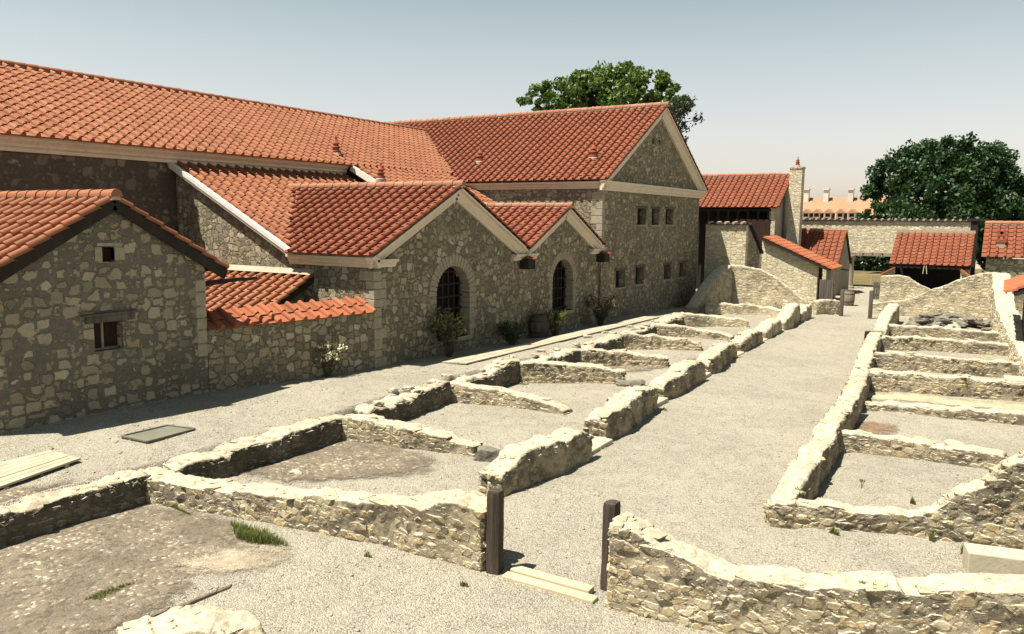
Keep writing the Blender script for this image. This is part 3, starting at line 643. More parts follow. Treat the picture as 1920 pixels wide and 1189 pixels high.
for k in range(12): x = gx0 + .3 + (pier0 - gx0 - .5) * k / 11; mb.box(x - .08, x + .08, GYd + .4, GYd + .56, zf - 3, ge - .2)
mb.box(gx0, pier0, GYd + .38, GYd + .58, ge - .28, ge - .1); put(mb, 'gallery_posts', M['wood_dark'], gl)
mb = MB()
for k in range(24): x = pier0 - 2.6 + k * .108; mb.box(x, x + .10, GYd + .3, GYd + .34, zf - 3.2, zf + 1.45 + random.uniform(-.02, .02))
put(mb, 'board_screen', M['wood_door'], gl)
c0, c1 = VY(1481, 316, GYd + 2.4), VY(1504.5, 316, GYd + 2.4)
mb = MB(); mb.box(c0[0], c1[0], GYd + 2.4, GYd + 3.3, -.2, c0[2]); mb.box(c0[0] - .05, c1[0] + .05, GYd + 2.35, GYd + 3.35, c0[2] + .002, c0[2] + .12); o = put(mb, 'chimney', M['wall_light'], gl)
vent(o, ((c0[0] + c1[0]) / 2, GYd + 2.85, c0[2] + .2), .9)

# lean-to with the raked wall
IY = 57.0
a, b = VY(1430, 447, IY), VY(1560, 508, IY); a2, b2 = VY(1465, 438, IY + 3.4), VY(1585, 496, IY + 3.4)
sI = (b[2] - a[2]) / (b[0] - a[0]); ln = thing('lean_to_shed', 'pale stone lean-to with steep red mono-pitch roof beside the far gateway', 'shed', (-11, IY, 0))
L = (b[0] - a[0]) * math.hypot(1, sI)
roof('roof_tiles', ln, (b[0], IY, b[2] + .06), YP, (-1, 0, -sI), 3.6, L, M['tile_orange'], seed=71)
deck(ln, (b[0], IY + .02, b[2] + .06), YP, (-1, 0, -sI), 3.5, L, .16)
xb = VY(1530, 560, IY + .35)[0]; zz = lambda x: b[2] + (x - b[0]) * sI - .12
wall_y(ln, IY + .35, [(a[0] - .1, -.3), (xb, -.3), (xb, zz(xb)), (a[0] - .1, zz(a[0] - .1))], M['wall_light'], th=.45)
mb = MB(); mb.box(a[0] - 1.6, a[0] - .11, IY + .9, IY + 1.35, -.3, zz(a[0]) - .9); put(mb, 'side_wall', M['wall_hall'], ln)
mb = MB(); wallface(mb, (b[0] - .25, 0, 0), YP, XP, rect(IY + 1.1, IY + 3.4, -.3, zz(b[0] - .25) - .02), (), .3); put(mb, 'front_wall', M['plaster'], ln)
mb = MB(); mb.box(b[0] - 1.3, b[0] - 1.2, IY + .8, IY + 3.3, -.2, zz(b[0] - 1.2)); put(mb, 'opening', M['dark'], ln)
mb = MB(); mb.bar((b[0] + .05, IY + 3.2, b[2] - .02), (b[0] + .55, IY + 3.3, b[2] - .10), .1, .1); put(mb, 'eave_spout', M['wood_dark'], ln)

JY = 63.0
j0, j1, je = VY(1503, 435, JY + 3), VY(1589, 434, JY + 3), VY(1590, 502, JY)
js = (j1[2] - je[2]) / 3.0; jt = thing('porch_house', 'steep red tiled house half hidden behind the lean-to shed', 'house', (-11, JY, 0))
for s, ye in ((1, JY), (-1, JY + 6)):
    roof('roof_tiles', jt, (j0[0] - 1.5, ye, je[2]), XP, (0, s, js), j1[0] - j0[0] + 1.5, 3 * math.hypot(1, js), M['tile_red'], seed=75 + s)
    deck(jt, (j0[0] - 1.5, ye, je[2]), XP, (0, s, js), j1[0] - j0[0] + 1.45, 3 * math.hypot(1, js), .12)
ridge(jt, (j0[0] - 1.5, JY + 3, j1[2] + .08), (j1[0], JY + 3, j1[2] + .08), .12)
wall_x(jt, j1[0] - .12, [(JY + .15, -.2), (JY + 5.8, -.2), (JY + 5.8, je[2] - .05), (JY + 3, j1[2] - .2), (JY + .15, je[2] - .05)], M['plaster'], name='gable_wall')

KY = 73.0
k0, k1, kl = VY(1500, 411, KY), VY(1822, 410, KY), VY(1600, 473, KY)
kx0, kx1 = k0[0] - 2, k1[0]; o0, o1 = VY(1590, 480, KY)[0] - kx0, VY(1800, 480, KY)[0] - kx0; zt = k0[2] - .1
t, d, nn, L = coped_wall('rear_wall', 'long pale rubble rear wall on a timber beam below the big round tree', (kx0, KY, 0), (kx1, KY, 0), zt, .5, outline=[(0, -.3), (o0, -.3), (o0, kl[2]), (o1, kl[2]), (o1, -.3), (kx1 - kx0, -.3), (kx1 - kx0, zt), (0, zt)])
coping(t, (kx0, KY, 0), d, nn, L, zt)
mb = MB(); mb.box(kx0 + o0 - .3, kx0 + o1 + .2, KY - .03, KY + .45, kl[2] - .30, kl[2] - .003); put(mb, 'beam', M['barrel_wood'], t, bevel=.02)
mb = MB()
for k in range(3): x = VY(1618 + 18 * k, 480, KY)[0]; mb.box(x - .05, x + .05, KY - .06, KY - .031, kl[2] - .12, kl[2] - .04)
put(mb, 'beam_pegs', M['wood_dark'], t)
colx = VY(1594, 520, KY - 1.5); mb = MB(); mb.lathe((colx[0], KY - 1.5, -.1), [(.36, 0), (.36, .25), (.27, .3), (.25, 1.4), (.22, kl[2] - .5), (.32, kl[2] - .35), (.32, kl[2] - .1)], 16)
tag(put(mb, 'column', M['ashlar'], None, (colx[0], KY - 1.5, 0), smooth=40), 'round plastered column carrying the rear wall beam behind the barrel', 'column')
pk = VY(1826, 440, KY - 4); mb = MB(); mb.box(pk[0] - .25, pk[0] + .25, KY - 4.2, KY - 3.8, 0, 5.6); mb.box(pk[0] - .5, pk[0] + .9, KY - 4.3, KY - 3.7, 5.605, 5.8)
tag(put(mb, 'timber_post', M['wood_dark'], None, (pk[0], KY - 4, 0), bevel=.02), 'tall black timber post with cap between open shed and right house', 'post')

LY = 64.0
a0, a1, r0_, r1_ = VY(1667, 495, LY), VY(1821, 498, LY), VY(1674, 437, LY + 3.6), VY(1818, 439, LY + 3.6)
ls_ = (r0_[2] - a0[2]) / 3.6; sh = thing('open_shed', 'open fronted shed with red tiled roof and dark interior', 'shed', (-4.6, LY, 0))
roof('roof_tiles', sh, (a0[0], LY, a0[2]), XP, (0, 1, ls_), a1[0] - a0[0], 3.6 * math.hypot(1, ls_), M['tile_red'], seed=81)
deck(sh, (a0[0] + .03, LY + .02, a0[2]), XP, (0, 1, ls_), a1[0] - a0[0] - .06, 3.6 * math.hypot(1, ls_), .14)
mb = MB(); mb.beam((a0[0], LY + 3.6, r0_[2] + .12), (a1[0], LY + 3.6, r0_[2] + .12), [(-.02, -.1), (.25, -.1), (.25, .1), (-.02, .14)], YP, ZP); put(mb, 'bedding_mortar', M['mortar'], sh)
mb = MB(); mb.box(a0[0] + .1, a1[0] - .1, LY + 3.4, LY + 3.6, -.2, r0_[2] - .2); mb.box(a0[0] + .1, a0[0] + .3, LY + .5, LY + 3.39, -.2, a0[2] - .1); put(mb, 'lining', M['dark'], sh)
xp = VY(1802, 510, LY + .3)[0]
mb = MB(); mb.box(xp, a1[0] - .05, LY + .25, LY + .75, -.2, a0[2] - .1); put(mb, 'stone_pier', M['wall_light'], sh)
mb = MB(); mb.box(a0[0] + .05, a0[0] + .35, LY + .2, LY + .48, -.2, a0[2] - .1); mb.box(a0[0] + .02, a1[0] - .05, LY + .05, LY + .19, a0[2] - .24, a0[2] - .06); put(mb, 'timber_frame', M['wood_dark'], sh)
xs = VY(1734, 510, LY - .02)[0]; mb = MB()
for dx in (-.13, .13): mb.bar((xs + dx * .5, LY - .03, a0[2] - .04), (xs + dx, LY - .03, a0[2] - .62), .05, .05)
put(mb, 'hanging_strap', M['slab_pale'], sh)
for x0, x1, zz0, zz1, nm in ((1650, 1675, 2.0, 2.6, 0), (1800, 1822, 2.6, 2.0, 1)):
    pa, pb = VY(x0, 514, LY - 1.2), VY(x1, 504, LY - 1.2)
    mb = MB(); z0_, z1_ = (1.75, 2.25) if nm == 0 else (2.25, 1.75); mb.bar((pa[0], LY - .6, z0_), (pb[0], LY - .6, z1_), 1.2, .10); put(mb, 'side_coping', M['tile_orange'], sh)
    mb = MB(); mb.prism([(pa[0], LY - .4, -.2), (pb[0], LY - .4, -.2), (pb[0], LY - .4, z1_ - .07), (pa[0], LY - .4, z0_ - .07)], (0, .35, 0)); put(mb, 'side_wall', M['wall_light'], sh)

MY = 57.0
m0, mr = VY(1840, 482, MY), VY(1832, 421, MY + 3.0)
ms = (mr[2] - m0[2]) / 3.0; mh = thing('right_house', 'red tiled stone house at the far right with small roof vent', 'house', (1, MY, 0))
for s, ye in ((1, MY), (-1, MY + 6)):
    roof('roof_tiles', mh, (m0[0], ye, m0[2]), XP, (0, s, ms), 7, 3 * math.hypot(1, ms), M['tile_red'], seed=91 + s)
    deck(mh, (m0[0] + .03, ye, m0[2]), XP, (0, s, ms), 6.9, 3 * math.hypot(1, ms), .14)
ridge(mh, (m0[0], MY + 3, mr[2] + .1), (m0[0] + 7, MY + 3, mr[2] + .1), .15)
wall_y(mh, MY + .3, rect(m0[0] + .25, m0[0] + 7, -.3, m0[2] - .08), M['wall_hall'])
mb = MB(); wallface(mb, (m0[0] + .24, 0, 0), YP, -XP, [(MY + .76, -.3), (MY + 5.6, -.3), (MY + 5.6, m0[2] - .1), (MY + 3, mr[2] - .3), (MY + .76, m0[2] - .1 + .3 * ms)], (), .4); put(mb, 'gable_wall', M['wall_light'], mh)
vx_ = VY(1876, 465, MY + 1.0); mb = MB(); mb.box(vx_[0] - .24, vx_[0] + .24, MY + .8, MY + 1.2, m0[2] + .1, m0[2] + ms + .25); o = put(mb, 'roof_vent', M['mortar'], mh, bevel=.02)
mb = MB(); zt_ = m0[2] + ms + .252; mb.box(vx_[0] - .3, vx_[0] + .3, MY + .75, MY + 1.25, zt_, zt_ + .1); mb.box(vx_[0] - .17, vx_[0] - .08, MY + .85, MY + 1.15, zt_ + .1, zt_ + .36); mb.box(vx_[0] + .08, vx_[0] + .17, MY + .85, MY + 1.15, zt_ + .1, zt_ + .36); mb.box(vx_[0] - .22, vx_[0] + .22, MY + .8, MY + 1.2, zt_ + .362, zt_ + .46)
for sx in (-1, 1): mb.bar((vx_[0] + sx * .16, MY + 1.0, zt_ + .46), (vx_[0] + sx * .02, MY + 1.0, zt_ + .68), .06, .3, side=(0, 1, 0))
put(mb, 'vent_cap', M['vent_red'], o)

NY = 44.0
n0 = VY(1886, 531, NY); nd = thing('corner_shed', 'dark low shed with orange roof edge cut by the right edge', 'shed', (2, NY, 0))
rs = .42; roof('roof_tiles', nd, (n0[0], 37.0, n0[2]), YP, (1, 0, rs), 7.0, 3.2, M['tile_orange'], seed=95)
deck(nd, (n0[0] + .02, 37.02, n0[2]), YP, (1, 0, rs), 6.9, 3.2, .16)
mb = MB(); mb.box(n0[0] + .75, n0[0] + .85, 37.2, 43.7, -.2, n0[2] + .2); put(mb, 'wall', M['dark'], nd)
mb = MB(); mb.box(n0[0] + .85, n0[0] + 3, 43.5, 43.7, -.2, n0[2] + .9); put(mb, 'end_wall', M['wood_dark'], nd)

# far manor with long orange roof
FY = 150.0
f0, f1, fe = VY(1490, 371, FY), VY(1660, 371, FY), VY(1560, 405, FY - 6)
fm = thing('far_manor', 'distant manor with long plain orange roof, white chimneys and dormers', 'building', (-25, FY, 0))
fx0, fx1 = f0[0] - 6, f1[0] + 25; fs = (f0[2] - fe[2]) / 6
mb = MB(); mb.prism([(fx0, FY - 7.2, fe[2] - fs * 1.2), (fx0, FY + 7.2, fe[2] - fs * 1.2), (fx0, FY, f0[2])], (fx1 - fx0, 0, 0)); put(mb, 'roof', M['far_roof'], fm)
mb = MB(); mb.box(fx0 + .3, fx1 - .3, FY - 6.8, FY + 6.8, 0, fe[2] - fs * 1.2 - .01); put(mb, 'wall', M['far_wall'], fm)
for px in (1513, 1550, 1596):
    p = VY(px, 362, FY - 1); mb = MB(); mb.box(p[0] - .4, p[0] + .4, FY - 1.5, FY - .5, f0[2] - 2, p[2] + .5); mb.box(p[0] - .5, p[0] + .5, FY - 1.7, FY - .3, p[2] + .503, p[2] + .75); put(mb, 'chimney', M['far_wall'], fm)
for px in (1512, 1532, 1553, 1576, 1598):
    p = VY(px, 401, FY - 6.6); mb = MB(); mb.prism([(p[0] - .55, FY - 7, p[2] - .7), (p[0] + .55, FY - 7, p[2] - .7), (p[0] + .55, FY - 7, p[2] + .1), (p[0] - .55, FY - 7, p[2] + .1)], (0, 4, 0)); o = put(mb, 'dormer', M['far_wall'], fm)
    mb = MB(); mb.prism([(p[0] - .85, FY - 7.3, p[2] + .1), (p[0] + .85, FY - 7.3, p[2] + .1), (p[0], FY - 7.3, p[2] + .8)], (0, 4.5, 0)); put(mb, 'dormer_roof', M['far_roof'], o)
    mb = MB(); mb.box(p[0] - .35, p[0] + .35, FY - 7.03, FY - 7.003, p[2] - .5, p[2] + .05); put(mb, 'pane', M['dark'], o)

# ------------------------------------------------------------------ ruins
bmI = bmesh.new(); bmesh.ops.create_icosphere(bmI, subdivisions=2, radius=1); bmI.verts.index_update()
ICO2 = (np.array([v.co[:] for v in bmI.verts]), [tuple(v.index for v in f.verts) for f in bmI.faces]); bmI.free()
bmI = bmesh.new(); bmesh.ops.create_icosphere(bmI, subdivisions=1, radius=1); bmI.verts.index_update()
ICO1 = (np.array([v.co[:] for v in bmI.verts]), [tuple(v.index for v in f.verts) for f in bmI.faces]); bmI.free()
def ruin(label, pts, width, zb, mat=None, seed=0, rough=1.0, name='ruin_wall', group=None, step=None, cat='ruin wall'):
    """pts: [(x, y, ztop[, width])] along the wall's centre line; irregular rubble body with capped uneven top and ragged ends"""
    P = [np.array(p[:3], float) for p in pts]; Wd = [p[3] if len(p) > 3 else width for p in pts]
    dist = min(depth(p) for p in P); st = step or max(.035, min(.12, dist * .0036))
    S = [0.0]
    for i in range(1, len(P)): S.append(S[-1] + np.linalg.norm((P[i] - P[i - 1])[:2]))
    n = max(4, int(S[-1] / st)); hmax = max(p[2] for p in P) - min(zb, 0); nh = max(4, int(hmax / st)); nt = max(4, int(width / st)); off = seed * 7.31
    rows = []
    for k in range(n + 1):
        s = S[-1] * k / n; i = max(j for j in range(len(S) - 1) if S[j] <= s + 1e-9) if s < S[-1] else len(S) - 2
        t = (s - S[i]) / max(1e-6, S[i + 1] - S[i]); c = P[i] * (1 - t) + P[i + 1] * t; w = Wd[i] * (1 - t) + Wd[i + 1] * t
        lo, hi = max(0, s - .25), min(S[-1], s + .25)
        def at(q):
            j = max(a for a in range(len(S) - 1) if S[a] <= q + 1e-9) if q < S[-1] else len(S) - 2
            tt = (q - S[j]) / max(1e-6, S[j + 1] - S[j]); return P[j] * (1 - tt) + P[j + 1] * tt
        d = (at(hi) - at(lo))[:2]; d /= np.linalg.norm(d) + 1e-9; nn = np.array((-d[1], d[0], 0))
        e = min(s, S[-1] - s); zt = c[2] + rough * (.05 * noise.noise((s * 1.4 + off, off, 1)) + .028 * noise.noise((s * 4.5, off, 7)) + .035 * (noise.cell((s * 2.6 + off, off, 2)) - .5)) - rough * .05 * max(0, 1 - e / .2) ** 2
        w *= 1 + rough * .14 * noise.noise((s * 1.3, off, 3)); cc = c + nn * rough * .05 * noise.noise((s * 1.1, off, 5))
        sh = rough * .10 * max(0, 1 - e / .10)
        L, R, T = [], [], []
        for j in range(nh + 1):
            f = j / nh; z = zb + (zt - zb) * f; b = 1 - .03 * f - (.07 * max(0, f - .85) / .15 if f > .85 else 0)
            L.append(cc + nn * w / 2 * b + ZP * (z - cc[2])); R.append(cc - nn * w / 2 * b + ZP * (z - cc[2]))
        a, b2 = L[-1], R[-1]
        for j in range(1, nt):
            f = j / nt; q = a * (1 - f) + b2 * f; T.append(q + ZP * rough * (.03 * (1 - abs(2 * f - 1) ** 3) + .022 * (noise.cell((s * 3.1 + off, f * 2.2, 4)) - .5) * min(1, 3 * f, 3 - 3 * f)))
        rows.append((L, T, R))
    V = []; F = []; m = 2 * (nh + 1) + nt - 1
    for L, T, R in rows: V += L + T + R[::-1]
    CR = ([j / nh for j in range(nh + 1)] + [1.0] * (nt - 1) + [j / nh for j in range(nh, -1, -1)]) * (n + 1)
    for k in range(n):
        for j in range(m - 1): F.append((k * m + j, (k + 1) * m + j, (k + 1) * m + j + 1, k * m + j + 1))
    for k in (0, n):    # end faces as grids
        L, T, R = rows[k]; col = []
        for j in range(nh): col.append([k * m + j] + [None] * (nt - 1) + [k * m + m - 1 - j])
        for j in range(nh):
            for q in range(1, nt): f = q / nt; V.append(L[j] * (1 - f) + R[j] * f); CR.append(j / nh); col[j][q] = len(V) - 1
        col.append([k * m + nh] + [k * m + nh + q for q in range(1, nt)] + [k * m + nh + nt])
        for j in range(nh):
            for q in range(nt):
                f = (col[j][q], col[j][q + 1], col[j + 1][q + 1], col[j + 1][q]); F.append(f if k == 0 else f[::-1])
    nbase = len(V); SV, SF, SA, SCR = [], [], [], []
    if dist < 34:
        rg = np.random.default_rng(seed + 900); IV, IF = ICO1; big_ = 1.0 if dist < 30 else 1.25
        def frame(q):
            k = int(np.clip(round(q / S[-1] * n), 0, n)); L, T, Rr = rows[k]; d = (np.array(rows[min(n, k + 1)][0][0]) - np.array(rows[max(0, k - 1)][0][0])); d[2] = 0; d /= np.linalg.norm(d) + 1e-9
            return L, T, Rr, d, np.array((-d[1], d[0], 0))
        def rock(c, ax, ay, az, ex_, ey, ez_, f):
            q = IV / (np.max(np.abs(IV), axis=1)[:, None] ** .90); q = q * (1 + rg.normal(0, .05, (len(IV), 1))) + rg.normal(0, .03, IV.shape)
            sh_ = rg.normal(0, .16, 3); q = q + np.outer(q[:, 2], (sh_[0], 0, 0)) + np.outer(q[:, 0], (0, 0, sh_[1] * .5))
            o_ = nbase + sum(len(a) for a in SV); SV.append(c + np.outer(q[:, 0] * ex_, ax) + np.outer(q[:, 1] * ey, ay) + np.outer(q[:, 2] * ez_, az)); SF.extend(tuple(i + o_ for i in t) for t in IF); SA.extend([rg.uniform(.02, 1)] * len(IF)); SCR.extend([f] * len(IV))
        for side in (0, 1):
            z = max(zb, -.02)
            while z < hmax:
                rh = rg.uniform(.10, .25) * big_; q = rg.uniform(-.1, .1)
                while q < S[-1]:
                    ln = rg.uniform(.14, .46) * big_; mid_ = q + ln / 2
                    if 0 < mid_ < S[-1] and rg.random() > .16:
                        L, T, Rr, d, nn = frame(mid_); E = L if side == 0 else Rr; zt = E[-1][2]; zc = z + rh / 2 + rg.normal(0, .012)
                        if zc + rh * .25 < zt:
                            f = (zc - zb) / (zt - zb); e_ = E[min(nh, max(0, int(f * nh)))]; sg = 1 if side == 0 else -1
                            c = np.array((e_[0], e_[1], zc)) - nn * sg * rg.uniform(.070, .098); tw = rg.normal(0, .10); da = d * math.cos(tw) + ZP * math.sin(tw); za_ = np.cross(da, nn)
                            rock(c, da, nn, za_ if za_[2] > 0 else -za_, ln * .46, .085, rh * .44, f)
                    q += ln + rg.uniform(.0, .03)
                z += rh + rg.uniform(0, .015)
        q = 0.05      # stones showing in the crest
        while q < S[-1]:
            L, T, Rr, d, nn = frame(q)
            for fr in (rg.uniform(.1, .4), rg.uniform(.5, .9)):
                if rg.random() < (.22 if dist < 15 else .3):
                    e_ = T[min(len(T) - 1, int(fr * len(T)))]; tw = rg.uniform(0, 3.1); da = d * math.cos(tw) + nn * math.sin(tw); db = np.cross(ZP, da)
                    rock(np.array(e_) - ZP * rg.uniform(.055, .085), da, db, ZP, rg.uniform(.09, .19), rg.uniform(.07, .14), rg.uniform(.05, .085), 1.0)
            q += rg.uniform(.16, .34)
        for end in (0, n):      # broken ends
            L, T, Rr = rows[end]; d = frame(0 if end == 0 else S[-1])[3] * (1 if end else -1); nn = np.array((-d[1], d[0], 0)); a_, b_ = np.array(L[0]), np.array(Rr[0]); z = max(zb, -.02)
            while z < L[-1][2] - .06:
                rh = rg.uniform(.11, .2)
                for f in (.2, .52, .82): rock(np.array((*(a_ * (1 - f) + b_ * f)[:2], z + rh / 2)) - d * rg.uniform(.05, .09), nn, d, ZP, width * rg.uniform(.12, .19), .10, rh * .48, .5)
                z += rh + .01
    if SV: V = V + [p for a in SV for p in a]; F = F + SF; CR = CR + SCR
    out = []
    for v in V:
        p = Vector(v); f = min(1, max(0, (p.z - zb) * 4)); a = noise.noise_vector(p * 1.9 + Vector((off, 0, 0))) * .034 + noise.noise_vector(p * 5.2) * .018 + noise.noise_vector(p * 13) * .010
        a.z *= f; out.append(p + a * rough)
    base = (P[0] + P[-1]) / 2; base = (base[0], base[1], 0)
    o = mesh(name, out, F, mat or M['ruin'], None, base, A=[0.0] * (len(F) - len(SF)) + SA, smooth=180, fix=True)
    if SF: o.data.polygons.foreach_set('use_smooth', [True] * (len(F) - len(SF)) + [False] * len(SF))
    at = o.data.attributes.new('crest', 'FLOAT', 'POINT'); at.data.foreach_set('value', np.array(CR, dtype=np.float32))
    return tag(o, label, cat, group)

def ex(*q):  # pixel points of a base line on the ground -> list of (x, y)
    return [G(px, py, z) for px, py, z in q]
def xwall(label, q, tops, w, zb=-.25, back=1, **k):
    """wall whose camera-facing foot is the pixel polyline q; it stands behind that line"""
    pts = []
    g = ex(*q); 
    for i, p in enumerate(g):
        a, b = g[max(0, i - 1)], g[min(len(g) - 1, i + 1)]; d = (b - a)[:2]; d /= np.linalg.norm(d); nn = np.array((-d[1], d[0])) * back
        pts.append((p[0] + nn[0] * w / 2, p[1] + nn[1] * w / 2, tops[i]))
    return ruin(label, pts, w, zb, **k)

def cz(x, y):
    """height of the yard between the buildings and the sunken cells"""
    b = float(np.interp(y, [6, 12, 20, 26, 34, 40, 45, 52], [.54, .60, .70, .68, .62, .58, .40, .12])); s = float(np.interp(y, [8, 12, 20, 34, 45], [.05, .04, -.05, -.11, -.07])); return b + min(4.2, max(0, -14 - x)) * s

# gate walls in the foreground
ruin('long low foreground rubble wall running up to the left gate post', [(-14.1, 9.05, .50), (-12.8, 9.32, .42), (-11.3, 9.6, .52), (-9.8, 9.85, .60), (-8.6, 10.02, .74), (-7.7, 10.08, .82), (-7.2, 10.1, 1.02), (-6.55, 10.12, 1.04)], .62, -.25, seed=1)
ruin('foreground rubble wall right of the gate, dipping then rising to the right edge', [(-4.42, 10.12, 1.20), (-4.05, 10.14, 1.16), (-3.6, 10.16, .95), (-2.7, 10.2, .80), (-1.9, 10.32, .84), (-.9, 10.55, 1.0), (.2, 10.85, 1.18), (1.6, 11.3, 1.25), (3.0, 11.8, 1.3), (5.5, 12.7, 1.25), (8.5, 13.6, 1.3)], .60, -.25, seed=2)
st0 = G(405, 1150, .45); ruin('broken wall stump at the bottom left edge of the foreground', [(st0[0] - .55, st0[1] - 1.0, .42), (st0[0] - .2, st0[1] - .35, .50), (st0[0] + .25, st0[1] + .02, .46), (st0[0] + .75, st0[1] - .15, .22), (st0[0] + 1.1, st0[1] - .5, .12)], .75, -.25, seed=3)
ruin('short low wall spur behind the foreground wall near the left gate post', [(G(770, 952, .75)[0], G(770, 952, .75)[1], .76), (G(830, 930, .75)[0], G(830, 930, .75)[1], .80), (G(882, 910, .75)[0], G(882, 910, .75)[1], .72)], .5, -.2, seed=4)
# retaining walls along the left of the cells
RL = 'sunken retaining wall of rubble '
xl = -13.85
ruin(RL + 'closing the brown floored room at the left edge', [(xl - .1, 2.5, .55), (xl - .1, 6.5, .56), (xl, 9.0, .54)], .75, -.3, mat=M['ruin_dark'], seed=5)
ruin(RL + 'beside the cell with the dark oval floor', [(xl + .05, 9.5, .52), (xl + .2, 12, .60), (xl + .2, 14.2, .66)], .7, -.3, mat=M['ruin_dark'], seed=6)
ruin(RL + 'beside the second cell, broken and dark inside', [(xl + .2, 14.9, .58), (xl + .2, 16.2, .62), (xl + .05, 17.6, .66), (xl, 18.6, .72)], .7, -.3, mat=M['ruin_dark'], seed=7, rough=1.5)
ruin(RL + 'beside the third cell, with a tall broken end', [(xl + .05, 19.2, .60), (xl + .15, 20.8, .66), (xl + .15, 21.6, .80), (xl + .2, 22.5, .86)], .7, -.3, mat=M['ruin_dark'], seed=8, rough=1.5)
ruin(RL + 'beside the fourth cell, low and crumbling', [(xl + .3, 23.0, .62), (xl + .5, 25, .66), (xl + .6, 26.1, .72)], .7, -.3, mat=M['ruin_dark'], seed=9, rough=1.4)
ruin(RL + 'beside the fifth cell, crumbling below the board path', [(xl + .5, 26.6, .62), (xl + .4, 28.8, .70), (xl + .4, 30.2, .74)], .7, -.3, mat=M['ruin_dark'], seed=10, rough=1.4)
ruin(RL + 'beside the sixth cell', [(xl + .3, 30.8, .60), (xl + .2, 33, .64), (xl + .2, 34.3, .66)], .7, -.3, mat=M['ruin_dark'], seed=11, rough=1.3)
ruin(RL + 'with a grey top beside the seventh cell', [(xl + .1, 34.9, .58), (xl - .2, 37.5, .66), (xl - .25, 39.6, .72)], .8, -.3, mat=M['ruin_dark'], seed=12, rough=1.2)
# cross walls of the left cells, foot line seen from the camera
CWL = 'left cross wall '
xwall(CWL + 'behind the dark oval floor, its right end broken off', [(634, 829, 0), (760, 845, 0), (888, 860, 0)], [.62, .55, .30], .55, seed=21)
xwall(CWL + 'two behind the dark oval floor, with big round stones in its top', [(840, 757, 0), (960, 768, 0), (1056, 783, 0)], [.68, .50, .22], .55, seed=22)
xwall(CWL + 'third from the front, the longest and highest face', [(976, 722, 0), (1080, 722, 0), (1172, 724, 0)], [.80, .66, .50], .55, seed=23)
xwall(CWL + 'fourth from the front, beside a dark strip of old floor', [(1086, 692, 0), (1170, 690, 0), (1252, 692, 0)], [.74, .62, .40], .55, seed=24)
xwall(CWL + 'fifth from the front, ending in a round head', [(1166, 658, 0), (1240, 657, 0), (1315, 660, 0)], [.74, .60, .38], .55, seed=25)
xwall(CWL + 'sixth from the front, low and thin', [(1228, 634, 0), (1300, 635, 0), (1370, 642, 0)], [.66, .50, .30], .55, seed=26)
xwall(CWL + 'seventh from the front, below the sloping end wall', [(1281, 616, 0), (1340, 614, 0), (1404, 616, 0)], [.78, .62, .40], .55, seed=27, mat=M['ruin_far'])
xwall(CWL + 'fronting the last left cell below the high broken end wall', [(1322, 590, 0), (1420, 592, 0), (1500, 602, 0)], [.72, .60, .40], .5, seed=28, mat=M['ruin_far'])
# high broken walls of the last left cell
e = [(VY(px, py, Y), Y) for px, py, Y in ((1294, 574, 45.6), (1312, 549, 46.8), (1330, 524, 48.2), (1348, 503, 49.6), (1362, 494, 50.5))]
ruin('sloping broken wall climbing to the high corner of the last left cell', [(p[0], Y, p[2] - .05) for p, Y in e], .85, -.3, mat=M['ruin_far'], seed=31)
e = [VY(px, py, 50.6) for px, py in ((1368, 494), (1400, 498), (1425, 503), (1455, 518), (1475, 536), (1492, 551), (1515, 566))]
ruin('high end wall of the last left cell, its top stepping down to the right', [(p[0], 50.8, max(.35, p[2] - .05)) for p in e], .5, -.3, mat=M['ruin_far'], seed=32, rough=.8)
# path-side wall of the left cells in eight stumps with stone thresholds between
PW = 'stump of the path wall '
segs = [((957, 934), (1110, 860), (.72, .78, .62), 'nearest the left gate post'), ((1148, 830), (1236, 768), (.72, .80, .62), 'second from the front, with a jagged crest'),
        ((1254, 753), (1321, 713), (.62, .74, .66), 'third from the front'), ((1336, 704), (1382, 673), (.70, .72, .60), 'fourth from the front'),
        ((1397, 664), (1431, 644), (.62, .64, .55), 'fifth from the front, low and rounded'), ((1441, 638), (1467, 624), (.66, .7, .6), 'sixth from the front'),
        ((1476, 622), (1500, 606), (.75, .95, .95), 'seventh from the front, rising at its far end'), ((1506, 606), (1522, 597), (.7, .75, .8), 'last but one before the far gate')]
for i, (p, q, z, lb) in enumerate(segs):
    a, b = G(*p), G(*q); ox = -.34
    ruin(PW + lb, [(a[0] + ox - .10, a[1] - .05, z[0] - .22), (a[0] + ox, a[1] + (b[1] - a[1]) * .18, z[0]), ((a[0] + b[0]) / 2 + ox, (a[1] + b[1]) / 2, z[1]), (b[0] + ox, b[1] - (b[1] - a[1]) * .1, z[2] + .08), (b[0] + ox, b[1], z[2] - .02)], .66, -.25, mat=M['ruin'] if i < 5 else M['ruin_far'], seed=40 + i, rough=1.25)
    if i < 7:
        c = G(*segs[i + 1][0]); x0 = (b[0] + c[0]) / 2
        mb = MB(); n = 2 if c[1] - b[1] > 1.2 else 1
        for k in range(n):
            ya, yb = b[1] + .02 + (c[1] - b[1] - .04) * k / n, b[1] + .02 + (c[1] - b[1] - .04) * (k + 1) / n - .03
            mb.box(x0 - .62, x0 - .04 + random.uniform(-.03, .03), ya, yb, -.2, .11 + random.uniform(-.02, .02))
        tag(put(mb, 'threshold_stone', M['slab_pale'], None, (x0 - .3, (b[1] + c[1]) / 2, 0), bevel=.03),
            'flat pale threshold in the ' + ('first', 'second', 'third', 'fourth', 'fifth', 'sixth', 'seventh')[i] + ' gap of the left path wall, counted from the front', 'threshold', 'thresholds between the path wall stumps')
xwall('low wall joining the left path wall to the far gate post', [(1530, 592, 0), (1574, 590, 0)], [.95, .85], .45, seed=50, mat=M['ruin_far'])
